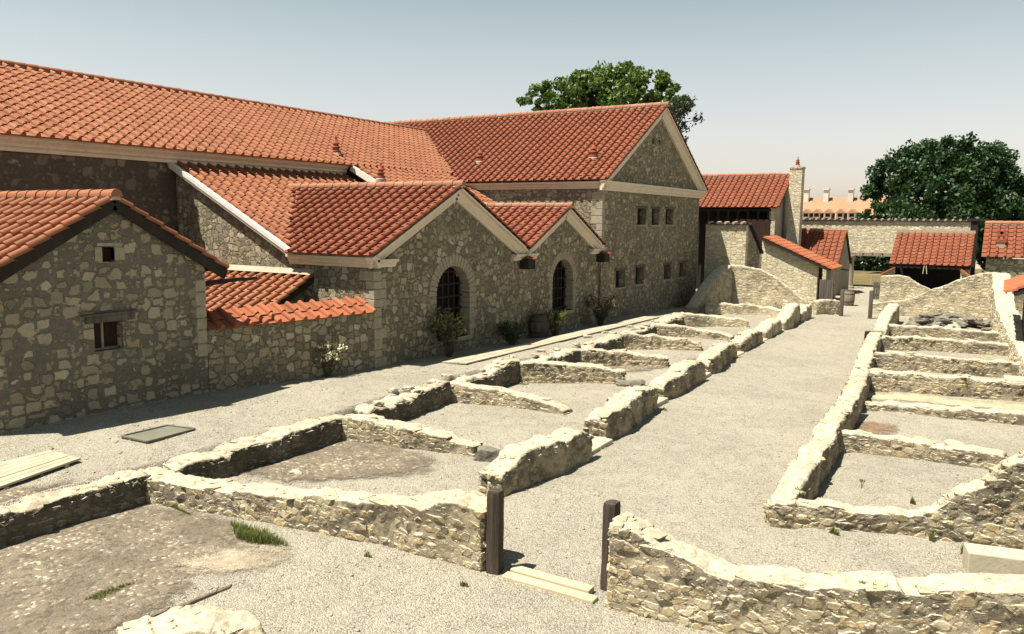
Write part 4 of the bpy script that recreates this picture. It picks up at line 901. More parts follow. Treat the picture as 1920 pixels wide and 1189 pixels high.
# right block
ruin('nearest stretch of the right path wall, turning the front corner of the right cells', [(-3.10, 14.3, .42), (-3.08, 15.3, .62), (-3.15, 17, .66), (-3.2, 18.6, .58), (-3.3, 20.5, .76), (-3.35, 22.5, .60), (-3.4, 24, .72)], .52, -.25, seed=51, rough=1.1)
ruin('middle stretch of the right path wall, ending at the reddish stump post', [(-3.45, 24.2, .62), (-3.65, 27, .72), (-3.95, 30, .70), (-4.2, 33, .74), (-4.45, 36, .70), (-4.62, 38.2, .62)], .55, -.25, seed=52)
ruin('far end of the right path wall beside the slab heap', [(-4.62, 39.2, .60), (-4.75, 41.5, .72), (-4.95, 44, .74), (-5.0, 46.5, .95), (-5.0, 48.4, 1.05)], .6, -.25, mat=M['ruin_far'], seed=53)
ruin('front wall of the right cells climbing in rough steps to the right edge', [(-3.35, 14.38, .42), (-2.2, 14.7, .46), (-1.15, 15.1, .36), (-.75, 15.15, .55), (-.45, 15.2, .85), (0.0, 15.3, 1.15), (.35, 15.4, 1.5), (.9, 15.5, 1.95), (1.8, 15.7, 2.1), (3.2, 15.9, 2.0), (5.0, 16.2, 1.7)], .48, -.25, seed=54)
CWR = 'cross wall of the right cells '
for i, (q, z, lb) in enumerate([
    ([(1563, 848, 0), (1720, 866, 0), (1885, 889, 0)], [.50, .46, .44], 'nearest the front, with a white lump of stone'),
    ([(1597, 768, 0), (1760, 785, 0), (1960, 808, 0)], [.22, .34, .42], 'second from the front, low behind the reddish floor'),
    ([(1618, 732, 0), (1770, 745, 0), (1960, 760, 0)], [.66, .68, .60], 'third from the front, above the yellowed gravel'),
    ([(1632, 692, 0), (1770, 703, 0), (1950, 716, 0)], [.66, .66, .60], 'fourth from the front, carrying the cut stone tray'),
    ([(1646, 656, 0), (1770, 662, 0), (1925, 672, 0)], [.58, .60, .52], 'fifth from the front'),
    ([(1658, 633, 0), (1770, 637, 0), (1895, 645, 0)], [.60, .58, .48], 'sixth from the front, just before the slab heap')]):
    xwall(CWR + lb, q, z, .5, seed=60 + i, mat=M['ruin'])
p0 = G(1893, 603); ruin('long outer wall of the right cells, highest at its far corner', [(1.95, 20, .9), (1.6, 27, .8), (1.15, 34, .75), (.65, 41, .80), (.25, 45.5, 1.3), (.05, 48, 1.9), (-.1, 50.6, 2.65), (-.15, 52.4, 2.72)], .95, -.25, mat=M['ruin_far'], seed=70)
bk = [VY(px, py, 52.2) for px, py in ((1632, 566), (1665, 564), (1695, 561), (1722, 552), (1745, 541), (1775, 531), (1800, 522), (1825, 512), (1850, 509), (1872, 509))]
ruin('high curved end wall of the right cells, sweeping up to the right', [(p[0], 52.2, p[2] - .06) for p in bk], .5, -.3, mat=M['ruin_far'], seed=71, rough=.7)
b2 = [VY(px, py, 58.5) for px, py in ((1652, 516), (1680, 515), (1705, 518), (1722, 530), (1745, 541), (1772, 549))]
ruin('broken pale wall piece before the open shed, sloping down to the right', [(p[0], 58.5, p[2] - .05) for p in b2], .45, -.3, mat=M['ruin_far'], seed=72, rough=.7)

# cut stones and loose stones
s0 = G(1815, 1082); mb = MB(); mb.box(-.02, 1.0, -.02, .42, -.05, .40); o = put(mb, 'cut_stone_block', M['slab_pale'], None, (0, 0, 0), bevel=.02); o.location = (s0[0], s0[1], 0); o.rotation_euler = (0, 0, rad(12)); tag(o, 'smooth pale cut stone block set against the stepped wall at the right edge', 'stone block')
t0 = VY(1882, 708, 29.3); tr = thing('stone_tray', 'cut stone tray of three slabs lying on a right cross wall', 'stone tray', (t0[0], 29.2, .5))
mb = MB(); mb.box(t0[0], t0[0] + .75, 29.0, 29.9, .48, .60); put(mb, 'slab', M['slab_pale'], tr, bevel=.015)
mb = MB(); mb.box(t0[0] + .78, t0[0] + 1.7, 29.1, 30.1, .48, .95); put(mb, 'block', M['slab_pale'], tr, bevel=.015)
def stone(name, label, loc, size, mat, seed, group=None, cat='stone', rot=0, tilt=(0, 0)):
    bm = bmesh.new(); bmesh.ops.create_icosphere(bm, subdivisions=3, radius=1)
    for v in bm.verts:
        q = v.co.copy(); k = 1 / max(.55, max(abs(q.x), abs(q.y), abs(q.z)) ** .75)
        n = noise.noise(q * 1.3 + Vector((seed * 3.1, 0, 0))) * .35 + noise.noise(q * 3.5 + Vector((seed, 5, 0))) * .16
        v.co = Vector((q.x * size[0], q.y * size[1], q.z * size[2])) * .5 * k * (1 + n)
    me = bpy.data.meshes.new(name); bm.to_mesh(me); bm.free(); o = link(name, me, mat); me.shade_smooth(); me.set_sharp_from_angle(angle=rad(38))
    o.location = loc; o.rotation_euler = (tilt[0], tilt[1], rot); return tag(o, label, cat, group)
g = G(918, 864); stone('boulder', 'grey rough boulder lying right of the broken cross wall end', (g[0], g[1], .12), (.6, .42, .34), M['dark_slab'], 3, rot=.3)
g = G(1182, 726); stone('boulder', 'flat grey stone at the end of the third left cross wall', (g[0], g[1], .08), (.9, .6, .28), M['dark_slab'], 7, rot=.2)
g = G(1300, 690); stone('boulder', 'small dark stone lying before the fourth path wall stump', (g[0], g[1], .14), (.55, .45, .4), M['dark_slab'], 9)
g = G(1788, 864); stone('boulder', 'white lump of stone jutting from the nearest right cross wall', (g[0], g[1] + .02, .25), (.5, .4, .36), M['slab_pale'], 11, rot=.5)
for i, (px, py) in enumerate(((1000, 720), (555, 893), (982, 724))):
    g = G(px, py); stone('pebble_stone', ('dark stone on the gravel of the third left cell, right of its twin', 'single pale stone beside the dark oval floor', 'dark stone on the gravel of the third left cell, against the wall')[i], (g[0], g[1], .04), (.3, .2, .15), M['dark_slab' if i != 1 else 'loose'], 13 + i)
for i in range(44):   # heap of flat stones behind the sixth right cross wall
    two = i % 2; x = random.uniform(-3.9, -1.9) if two == 0 else random.uniform(-2.2, .0); y = random.uniform(44.2, 50.2) if two == 0 else random.uniform(46.2, 50.6)
    dens = 1 - abs((x + 2.9) / 1.6) if two == 0 else .6
    stone('flat_stone', 'thin grey flat stone lying in the loose heap inside the last right cell', (x, y, .10 + random.uniform(0, .5) * max(.2, dens)), (random.uniform(.5, 1.15), random.uniform(.4, .8), random.uniform(.12, .22)), M['dark_slab' if random.random() < .7 else 'loose'], 100 + i, 'flat stones heaped in the last right cell', rot=random.uniform(0, 6), tilt=(random.uniform(-.35, .35), random.uniform(-.3, .3)))
for i in range(26):   # stray stones on the crest of the crumbling retaining walls
    y = 15.2 + 24 * (i + random.random()) / 26; x = xl + random.uniform(-.5, .3)
    stone('crest_stone', 'loose stone on the crumbling crest of a sunken retaining wall', (x, y, cz(x, y) + random.uniform(-.03, .05)), (random.uniform(.16, .4), random.uniform(.15, .3), random.uniform(.10, .18)), M['loose'], 200 + i, 'loose stones along the retaining wall crest', rot=random.uniform(0, 6))

# ------------------------------------------------------------------ timber: gate posts, doors, boards
def post(label, base, w, d, h_, seed, mat=None, rot=0.0, name='gate_post'):
    r = np.random.default_rng(seed); bm = bmesh.new(); nz = 26; ring = [(-1, -1), (-.2, -1.06), (.35, -.98), (1, -.9), (1.05, .1), (.92, 1), (0, 1.04), (-.95, .95), (-1.03, 0)]; rows = []
    for k in range(nz + 1):
        z = h_ * k / nz - (.25 if k == 0 else 0); rr = []
        for j, (a, b) in enumerate(ring):
            g = .10 * noise.noise((j * 2.7 + seed, z * .6, 3)) + .05 * noise.noise((j * 9.1, z * 3, seed)); t = 1 - .05 * k / nz - (.07 if k == nz else 0)
            rr.append(bm.verts.new((w / 2 * (a + g) * t, d / 2 * (b + g) * t, z + (.035 * noise.noise((j * 3.3, seed, 9)) if k == nz else 0))))
        rows.append(rr)
    n = len(ring)
    for k in range(nz):
        for j in range(n): bm.faces.new((rows[k][j], rows[k][(j + 1) % n], rows[k + 1][(j + 1) % n], rows[k + 1][j]))
    bm.faces.new(rows[-1]); bm.faces.new(rows[0][::-1]); bmesh.ops.recalc_face_normals(bm, faces=bm.faces)
    me = bpy.data.meshes.new(name); bm.to_mesh(me); bm.free(); o = link(name, me, mat or M['wood_post']); me.shade_smooth(); me.set_sharp_from_angle(angle=rad(40))
    o.location = base; o.rotation_euler = (0, 0, rot); return tag(o, label, 'post')
post('weathered dark gate post at the end of the long left foreground wall', (-6.36, 9.93, 0), .20, .22, 1.30, 1, rot=.12)
post('weathered dark gate post rising behind the right foreground wall end', (-4.64, 10.40, 0), .20, .22, 1.31, 2, rot=-.05)
sl = MB(); sl.box(-6.15, -4.62, 9.78, 9.97, -.1, .05); sl.box(-6.12, -4.78, 9.98, 10.17, -.1, .085)
tag(put(sl, 'gate_sill', M['sill'], None, (-5.4, 10, 0), bevel=.012), 'pale new timber gate sill of two beams between the foreground posts', 'gate sill')
g = G(1623, 643); post('short reddish brown stump post on the right path wall', (-4.95, 38.6, 0), .34, .34, VY(1623, 621, 38.6)[2], 5, M['wood_door'], name='stump_post')
g = G(1577, 593); post('thin grey far gate post on the left of the gateway', (g[0], g[1], 0), .2, .24, 1.55, 6, M['wood_grey'])
g = G(1631, 597); post('thin grey far gate post on the right of the gateway', (g[0], g[1], 0), .2, .24, 1.6, 7, M['wood_grey'])
def boarddoor(label, p, q, z0, z1, seed):
    p, q = np.array(p, float), np.array(q, float); r = random.Random(seed); L = np.linalg.norm((q - p)[:2]); d = (q - p) / L; t = thing('board_gate', label, 'gate', (p[0], p[1], 0)); n = max(4, int(L / .16)); out = np.array((d[1], -d[0], 0))
    for k in range(n):
        mb = MB(); a = p + d * (L * k / n + .012); b = p + d * (L * (k + 1) / n - .006); zt = z1 + r.uniform(-.04, .03)
        mb.prism([a + ZP * z0, b + ZP * z0, b + ZP * zt, a + ZP * zt], out * (.045 + r.uniform(0, .012))); put(mb, 'board', M['wood_grey'], t)
    mb = MB()
    for z in (z0 + .3, z1 - .35): mb.bar(p - out * .03 + ZP * z, q - out * .03 + ZP * z, .05, .14)
    put(mb, 'ledge', M['wood_dark'], t); return t
a, b = G(1531, 570), VY(1564, 524, 56.4); boarddoor('dark grey board gate leaning open before the lean-to shed', (a[0], 56.75, 0), (b[0], 56.4, 0), .03, VY(1548, 524, 56.6)[2], 3)
a, b = G(1633, 563), G(1666, 562); boarddoor('dark grey board gate standing open before the open shed', (a[0], 61.9, 0), (b[0], 61.9, 0), .03, VY(1650, 529, 61.9)[2], 4)

def platform(label, quad, z, n, name='plank_walk', th=.06, sub=True):
    """planks across the a-d direction; quad a,b,c,d on the ground, planks run a->b"""
    a, b, c, d = [np.array((p[0], p[1], 0.)) for p in quad]; mb = MB(); r = random.Random(5)
    for k in range(n):
        f0, f1 = (k + .04) / n, (k + .96) / n; q = [a + (d - a) * f0, b + (c - b) * f0, b + (c - b) * f1, a + (d - a) * f1]; zt = [z(*p[:2]) + th + r.uniform(-.004, .004) for p in q]
        mb.prism([p + ZP * (h - .04) for p, h in zip(q, zt)], ZP * .04)
    if sub:
        for f in (.1, .5, .9):
            p, q = a + (b - a) * f, d + (c - d) * f; mb.bar(p + ZP * (z(*p[:2]) + th - .08), q + ZP * (z(*q[:2]) + th - .08), .08, .07)
    return tag(put(mb, name, M['plank'], None, tuple(a)), label, 'plank walk')
zq = .62; platform('bleached plank platform lying on the gravel at the left edge', [G(-160, 972, zq), G(152, 866, zq), G(92, 855, zq), G(-220, 935, zq)], cz, 6, th=.08)
zz_ = lambda px, py, z: G(px, py, z)
A_, B_, C_, D_ = G(862, 694, .5), G(1135, 636, .36), G(1120, 621, .36), G(866, 682, .5)
a_, b_ = np.array((-14.75, 21.2, 0)), np.array((-14.6, 40.2, 0)); wv = np.array((-1.0, 0.0, 0))
platform('long pale boardwalk beside the left retaining walls', [a_, b_, b_ + wv, a_ + wv], cz, 6, th=.07)
q = [G(228, 826, .62), G(276, 834, .62), G(366, 812, .60), G(314, 806, .62)]
gr = thing('floor_hatch', 'grey steel floor hatch lying in the gravel yard before the small house', 'hatch', tuple(q[0]))
mb = MB(); P = [np.array((p[0], p[1], cz(p[0], p[1]) + .05)) for p in q]; mb.prism([p - ZP * .06 for p in P], ZP * .06); put(mb, 'plate', M['iron'], gr, bevel=.006)
mb = MB()
for i in range(4): mb.bar(P[i] + ZP * .012, P[(i + 1) % 4] + ZP * .012, .05, .03)
put(mb, 'frame', M['iron'], gr)

def barrel(label, loc, R, Hh, mat):
    t = thing('barrel', label, 'barrel', loc); n = 22; prof = [(R * (.80 + .20 * math.sin(math.pi * f)), Hh * f) for f in np.linspace(0, 1, 11)]
    mb = MB(); c = loc
    for k in range(n):
        V = []; 
        for r_, z in prof:
            for tt in ((k + .03) / n, (k + .97) / n): V.append((c[0] + r_ * math.cos(2 * math.pi * tt), c[1] + r_ * math.sin(2 * math.pi * tt), c[2] + z))
        mb.add(V, [(2 * i, 2 * i + 1, 2 * i + 3, 2 * i + 2) for i in range(10)])
    put(mb, 'staves', mat, t, smooth=40); mb = MB(); mb.lathe(c, [(R * .79, .03), (R * .79, Hh - .04)], 22); put(mb, 'head', mat, t)
    for f in (.06, .26, .74, .94):
        r_ = R * (.80 + .20 * math.sin(math.pi * f)) + .006; mb = MB(); mb.lathe(c, [(r_ - .01, Hh * f - .03), (r_ + .004, Hh * f - .03), (r_ + .004, Hh * f + .03), (r_ - .01, Hh * f + .03)], 22); put(mb, 'hoop', M['hoop'], t, smooth=40)
g = G(1590, 573); barrel('pale oak barrel standing inside the far gateway', (g[0], g[1], 0), .40, 1.05, M['barrel_wood'])
barrel('dark oak barrel in the shade between the two arched openings', (-16.8, 29.6, cz(-17, 29.9)), .42, 1.0, M['wood_grey'])
# rail fence on the lawn beyond the rear wall
rf = thing('rail_fence', 'pale rail fence on the lawn seen through the rear wall opening', 'fence', (-9, 78, 0))
p, q = VY(1570, 516, 78), VY(1668, 515, 78)
for f in (0, .33, .66, 1): x = p[0] + (q[0] - p[0]) * f; mb = MB(); mb.box(x - .06, x + .06, 77.94, 78.06, -.1, p[2] + .05); put(mb, 'post', M['plank'], rf)
mb = MB(); mb.bar((p[0], 78, p[2]), (q[0], 78, q[2]), .07, .1); put(mb, 'rail', M['plank'], rf)

# ------------------------------------------------------------------ ground: one sheet to the horizon
def gz(x, y):
    n = .030 * noise.noise((x * .5, y * .5, 0)) + .012 * noise.noise((x * 2.1, y * 2.1, 4))
    edge = float(np.interp(y, [2, 9, 9.5, 14, 17.6, 22.5, 25, 26, 28.8, 34, 37.5, 40.5, 45], [-13.95, -13.85, -13.8, -13.65, -13.8, -13.65, -13.35, -13.25, -13.45, -13.65, -14.05, -14.15, -16.0]))
    t = min(1, max(0, (edge - .02 - x) / .2)); t = t * t * (3 - 2 * t)
    if y > 51: t *= max(0, 1 - (y - 51) / 3)
    z0 = 0.0
    if 10.4 < y < 50 and (-13.7 < x < -8.6 or x > -2.8) and y < 50: z0 = .05
    return t * (cz(x, y)) + (1 - t) * z0 + n
def axis(segs):
    v = []
    for a, b, s in segs: v += list(np.arange(a, b - 1e-6, s))
    return v + [segs[-1][1]]
xs = axis([(-900, -200, 100), (-200, -40, 20), (-40, -19, 1), (-19, -16.3, .3), (-16.3, -14.4, .15), (-14.4, -13.1, .06), (-13.1, 4, .2), (4, 14, 1), (14, 60, 5), (60, 600, 60)])
ys = axis([(-40, 2, 4), (2, 30, .2), (30, 62, .4), (62, 100, 3), (100, 300, 20), (300, 1800, 150)])
Vg = [(x, y, gz(x, y) if -30 < x < 20 and y < 75 else 0.0) for y in ys for x in xs]; nx = len(xs)
Fg = [(j * nx + i, j * nx + i + 1, (j + 1) * nx + i + 1, (j + 1) * nx + i) for j in range(len(ys) - 1) for i in range(nx - 1)]
o = mesh('ground', Vg, Fg, M['gravel'], None, (0, 0, 0), smooth=180); tag(o, 'pale limestone gravel ground of the excavation and yard', 'ground', kind='structure')
def sheet(name, label, poly, mat, lift=.02, kind='structure', step=.18):
    poly = np.array(poly)[:, :2]; lo, hi = poly.min(0) - .3, poly.max(0) + .3; X = np.arange(lo[0], hi[0], step); Y = np.arange(lo[1], hi[1], step)
    def sd(p):
        inside = False; dm = 1e9
        for i in range(len(poly)):
            a, b = poly[i], poly[(i + 1) % len(poly)]; e = b - a; t = np.clip(np.dot(p - a, e) / np.dot(e, e), 0, 1); dm = min(dm, np.linalg.norm(p - a - e * t))
            if (a[1] > p[1]) != (b[1] > p[1]) and p[0] < (b[0] - a[0]) * (p[1] - a[1]) / (b[1] - a[1]) + a[0]: inside = not inside
        return dm if inside else -dm
    V = [(x, y, gz(x, y) + lift) for y in Y for x in X]; n = len(X); E_ = [min(1, max(0, .5 + sd(np.array((x, y))) / .9)) for y in Y for x in X]
    F = [(j * n + i, j * n + i + 1, (j + 1) * n + i + 1, (j + 1) * n + i) for j in range(len(Y) - 1) for i in range(n - 1) if max(E_[j * n + i], E_[j * n + i + 1], E_[(j + 1) * n + i]) > .02]
    o = mesh(name, V, F, mat, None, (0, 0, 0), smooth=180); at = o.data.attributes.new('edge', 'FLOAT', 'POINT'); at.data.foreach_set('value', np.array(E_, dtype=np.float32))
    return tag(o, label, 'floor', kind=kind)
sheet('old_floor', 'worn brown mortar floor with pale chips in the front left room', [G(-420, 1080), G(0, 985), G(180, 958), G(330, 955), G(440, 990), G(445, 1040), G(330, 1060), G(345, 1110), G(200, 1189), G(-100, 1330), G(-700, 1400)], M['old_floor'], .022)
sheet('oval_floor', 'dark oval patch of old mortar floor in the first left cell', [G(465, 893), G(560, 850), G(640, 834), G(740, 845), G(800, 868), G(790, 888), G(700, 900), G(560, 905)], M['old_floor'], .022)
sheet('bare_patch', 'smooth trodden mortar patch beside the brown floor', [G(330, 1062), G(400, 1030), G(520, 1035), G(530, 1055), G(420, 1075)], M['bare_patch'], .026)
sheet('reddish_floor', 'reddish patch of old floor in the second right cell', [G(1578, 806), G(1625, 795), G(1668, 803), G(1660, 818), G(1600, 818)], M['brick_floor'], .022)
sheet('strip_floor', 'dark strip of old floor before the fourth left cross wall', [G(1082, 690), G(1130, 684), G(1250, 692), G(1190, 700)], M['old_floor'], .022)
sheet('yellow_moss', 'withered yellow moss at the foot of the third right cross wall', [G(1615, 735), G(1760, 750), G(1960, 765), G(1960, 778), G(1760, 762), G(1612, 746)], M['gravel_dry'], .02)
fe_ = MB(); rj = random.Random(3); prev = None
for px, py in ((240, 1183), (262, 1170), (290, 1160), (318, 1147), (342, 1140), (360, 1131), (388, 1119), (408, 1112), (432, 1103)):
    g = G(px, py); g = (g[0] + rj.uniform(-.04, .04), g[1] + rj.uniform(-.04, .04))
    if prev: fe_.prism([(prev[0], prev[1], -.03), (g[0], g[1], -.03), (g[0] - .06, g[1] + .09, -.03), (prev[0] - .06, prev[1] + .09, -.03)], (0, 0, .03 + gz(*g) + rj.uniform(.028, .042)))
    prev = g
tag(put(fe_, 'floor_edge', M['floor_edge'], None, (prev[0], prev[1], 0), bevel=.012), 'broken raised edge of the worn brown mortar floor', 'floor', kind='structure')
pr = np.random.default_rng(77); PV_, PF_ = [], []; iv, if_ = ICO1
for k in range(5200):
    y = 6 + 34 * pr.random() ** 1.7; x = pr.uniform(-16.5, 1.5); r_ = .010 + .022 * pr.random() ** 3; z = gz(x, y) + r_ * .3; o_ = len(PV_) * len(iv); PV_.append(iv * (r_ * pr.uniform(.7, 1.4), r_ * pr.uniform(.7, 1.4), r_ * .7) * (1 + pr.normal(0, .08, (len(iv), 1))) + (x, y, z)); PF_ += [tuple(i + o_ for i in t) for t in if_]
tag(mesh('pebbles', np.concatenate(PV_), PF_, M['loose'], None, (0, 0, 0), smooth=180), 'loose pebbles strewn over the gravel', 'pebbles', kind='stuff')
lw = MB(); lw.box(-40, 30, 74.2, 112, -.2, .03); tag(put(lw, 'lawn', M['lawn'], None, (0, 80, 0)), 'dry lawn beyond the rear wall', 'lawn', kind='structure')

# ------------------------------------------------------------------ foliage
def leafcloud(centers, radii, counts, size, asp=.62, up=.35, shell=.55, seed=1, flat=1.0):
    r = np.random.default_rng(seed); P = []; 
    for c, R, n in zip(centers, radii, counts):
        d = r.normal(size=(n, 3)); d /= np.linalg.norm(d, axis=1)[:, None]; q = R * (shell + (1 - shell) * r.random(n)) ** (1 / 1.0)
        P.append(np.array(c) + d * q[:, None] * np.array((1, 1, flat)))
    P = np.concatenate(P); n = len(P); nr = r.normal(size=(n, 3)) * .8 + np.array((0, 0, up)); nr /= np.linalg.norm(nr, axis=1)[:, None]
    t = np.cross(nr, r.normal(size=(n, 3))); t /= np.linalg.norm(t, axis=1)[:, None]; b = np.cross(nr, t); s = size * r.uniform(.6, 1.25, n)[:, None]
    V = np.stack([P - t * s * .5, P + b * s * asp * .5 - nr * s * .08, P + t * s * .5 - nr * s * .18, P - b * s * asp * .5 - nr * s * .08], 1).reshape(-1, 3)
    F = np.arange(4 * n).reshape(-1, 4); return V, F, r.random(n)
def lobes_px(lobes, Y, jitter=1.5, seed=0):
    r = random.Random(seed); out = []
    for px, py, pr in lobes: c = VY(px, py, Y); c = c + YP * r.uniform(-jitter, jitter); out.append((c, pr * depth(c) / FPX))
    return out
def limbs(mb, base, top, ends, r0, seed=0):
    r = random.Random(seed); base, top = Vector(base), Vector(top); k = 6; pts = [base.lerp(top, i / k) + Vector((r.uniform(-.2, .2), r.uniform(-.2, .2), 0)) * (i > 0) for i in range(k + 1)]
    mb.tube(pts, [r0 * (1 - .5 * i / k) for i in range(k + 1)], 10)
    for e in ends:
        e = Vector(e); s = pts[r.randint(3, k)]; m = s.lerp(e, .5) + Vector((r.uniform(-.5, .5), r.uniform(-.5, .5), r.uniform(.2, .8))); mb.tube([s, s.lerp(m, .5), m, m.lerp(e, .6), e], [r0 * .42, r0 * .36, r0 * .26, r0 * .15, r0 * .05], 6)
def tree(name, label, base, lobes, mat, clumps, leaves, lsize, r0=.5, seed=1, sub=.30, fill=.55):
    r = np.random.default_rng(seed); C_, R_, N_ = [], [], []
    tot = sum(R ** 2 for _, R in lobes)
    for c, R in lobes:
        n = max(7, int(clumps * R * R / tot))
        d = r.normal(size=(n, 3)); d /= np.linalg.norm(d, axis=1)[:, None]; q = R * (fill + (1.0 - fill) * r.random(n) ** .6)
        for k in range(n): C_.append(c + d[k] * q[k]); R_.append(R * sub * r.uniform(.6, 1.25)); N_.append(max(12, int(leaves * r.uniform(.6, 1.3))))
    t = thing(name, label, 'tree', base); V, F, A = leafcloud(C_, R_, N_, lsize, seed=seed, shell=.35)
    mesh('crown', V, F, mat, t, A=A)
    mb = MB(); cen = sum((c for c, _ in lobes)) / len(lobes); limbs(mb, base, (cen[0], cen[1], cen[2]), [C_[i] for i in r.choice(len(C_), min(60, len(C_)), replace=False)], r0, seed)
    put(mb, 'trunk', M['bark'], t, smooth=60); return t
T1 = 78.0
l1 = lobes_px([(1130, 178, 58), (1085, 178, 42), (1195, 182, 56), (1235, 180, 40), (1062, 178, 40), (1030, 195, 36), (1008, 208, 28), (1045, 215, 40), (1195, 155, 34), (1075, 215, 50), (1150, 225, 60), (1215, 225, 48), (1120, 145, 30), (1180, 145, 28), (1262, 195, 26), (1252, 208, 36), (1130, 280, 70)], T1, 2.2, 3)
c = VY(1140, 200, T1); tree('chestnut_tree', 'broad green leafy tree rising behind the tall hall roof', (c[0], T1, 0), l1, M['leaf_a'], 420, 110, .42, .7, 11, .28, .45)
T2 = 92.0
l2 = lobes_px([(1760, 350, 88), (1690, 350, 60), (1835, 345, 70), (1645, 385, 42), (1880, 385, 60), (1725, 305, 42), (1775, 295, 38), (1830, 300, 42), (1870, 330, 38), (1665, 330, 30), (1905, 400, 40), (1760, 420, 90), (1850, 430, 70), (1640, 410, 34)], T2, 2.0, 5)
c = VY(1760, 400, T2); tree('round_tree', 'big dense dark green round tree beyond the rear wall', (c[0], T2, 0), l2, M['leaf_b'], 560, 120, .42, .8, 13, .26, .72)
# sparse half-dead tree at the flank of the leafy one
r = random.Random(8); sp = thing('bare_tree', 'thin half bare tree with twiggy branches at the right of the leafy tree', 'tree', (VY(1262, 300, 72)[0], 72, 0)); mb = MB(); tips = []
def grow(p, d, L, rr, k):
    q = p + d * L; m = p.lerp(q, .5) + Vector((r.uniform(-.1, .1), r.uniform(-.1, .1), r.uniform(-.05, .1))) * L; mb.tube([p, m, q], [rr, rr * .8, rr * .6], 5)
    if k == 0: tips.append(q); return
    if k <= 2: tips.append(q)
    for _ in range(r.choice((2, 3, 3))): nd = (d + Vector((r.uniform(-.75, .75), r.uniform(-.75, .75), r.uniform(-.35, .5)))).normalized(); grow(q, nd, L * r.uniform(.62, .85), rr * .6, k - 1)
b0 = Vector((VY(1245, 340, 72)[0], 72, 0)); hub = Vector(VY(1262, 262, 72)); mb.tube([b0, b0.lerp(hub, .5), hub], [.35, .28, .2], 8)
for px, py, k in ((1285, 215, 4), (1268, 200, 4), (1290, 190, 3), (1280, 240, 3), (1288, 262, 2), (1255, 205, 4)):
    e = Vector(VY(px, py, 72 + r.uniform(-1, 1))); d = (e - hub); grow(hub, d.normalized(), d.length * .42, .11, k)
put(mb, 'branches', M['twig'], sp)
V, F, A_ = leafcloud([t_ for t_ in tips], [.45] * len(tips), [5] * len(tips), .30, seed=4); mesh('leaves', V, F, M['leaf_d'], sp, A=A_)
# garden hedge seen through the opening
hd = lobes_px([(1600, 492, 22), (1625, 495, 24), (1650, 490, 24), (1680, 492, 24), (1610, 475, 20), (1640, 472, 22), (1668, 470, 20), (1575, 480, 24)], 99, 1.0, 6)
c = VY(1635, 500, 99); tree('hedge_tree', 'dark garden bush seen through the opening of the rear wall', (c[0], 99, 0), hd, M['leaf_b'], 90, 80, .5, .2, 17, .35, .4)
r_ = [(VY(1000 + i, 400, 60), 1) for i in (0,)]
def shrub(name, label, px, py, z, h_, w, stems, leaves, lsize, mat, seed, flowers=0, pmat=None, asp=.26, part='foliage', shape=.6):
    r = random.Random(seed); b = G(px, py, z); t = thing(name, label, 'shrub', (b[0], b[1], cz(b[0], b[1]))); mb = MB(); C_ = []; b = Vector((b[0], b[1], cz(b[0], b[1]) - .03))
    for k in range(stems):
        a = r.uniform(0, 6.283); rad_ = w / 2 * math.sqrt(r.random()); e = b + Vector((math.cos(a) * rad_, math.sin(a) * rad_, h_ * r.uniform(shape, 1))); m = b.lerp(e, .5) + Vector((r.uniform(-.08, .08), r.uniform(-.08, .08), .08)) * h_
        s0 = b + Vector((math.cos(a), math.sin(a), 0)) * .07; mb.tube([s0, m, e], [.018, .013, .006], 5)
        for f in (.45, .6, .75, .9, 1.0): q = m.lerp(e, f); C_.append(np.array(q) + np.array([r.uniform(-.05, .05) for _ in range(3)]))
        for f in (.7, .9): q = b.lerp(m, f); C_.append(np.array(q))
    put(mb, 'stems', M['twig'], t); n = len(C_); V, F, A = leafcloud(C_, [.13 * w ** .5] * n, [max(3, leaves // n)] * n, lsize, asp, .5, .2, seed); nl = len(F)
    if flowers:
        rr = np.random.default_rng(seed); tops = sorted(C_, key=lambda q: -q[2])[: n * 2 // 3]; ix = rr.choice(len(tops), flowers); V2, F2, A2 = leafcloud([tops[i] for i in ix], [.10] * flowers, [7] * flowers, .075, .9, .6, .3, seed + 1)
        F = np.concatenate([F, F2 + len(V)]); V = np.concatenate([V, V2]); A = np.concatenate([A, A2])
    o = mesh(part, V, F, [mat, pmat] if flowers else mat, t, A=A)
    if flowers: o.data.polygons.foreach_set('material_index', np.array([0] * nl + [1] * (len(F) - nl), dtype=np.int32)); o.data.update()
    return t
shrub('flowering_shrub', 'small shrub with cream flowers before the yard wall', 614, 712, .5, 1.08, .95, 24, 800, .12, M['leaf_c'], 1, 48, M['petal'])
shrub('oleander', 'tall olive green oleander before the large arched opening', 842, 672, .45, 1.8, 1.55, 24, 1000, .20, M['leaf_c'], 2)
shrub('dark_shrub', 'dark shrub in the shade between oleander and barrel', 960, 652, .4, .95, 1.3, 26, 1400, .16, M['leaf_d'], 3)
shrub('green_shrub', 'green leafy shrub before the small arched opening', 1040, 632, .36, 1.1, 1.3, 26, 1100, .18, M['leaf_c'], 4)
shrub('pink_shrub', 'twiggy shrub with faded pink flowers at the corner of the tall hall', 1125, 612, .3, 1.5, 1.7, 24, 1000, .17, M['leaf_d'], 5, 60, M['petal_pink'])
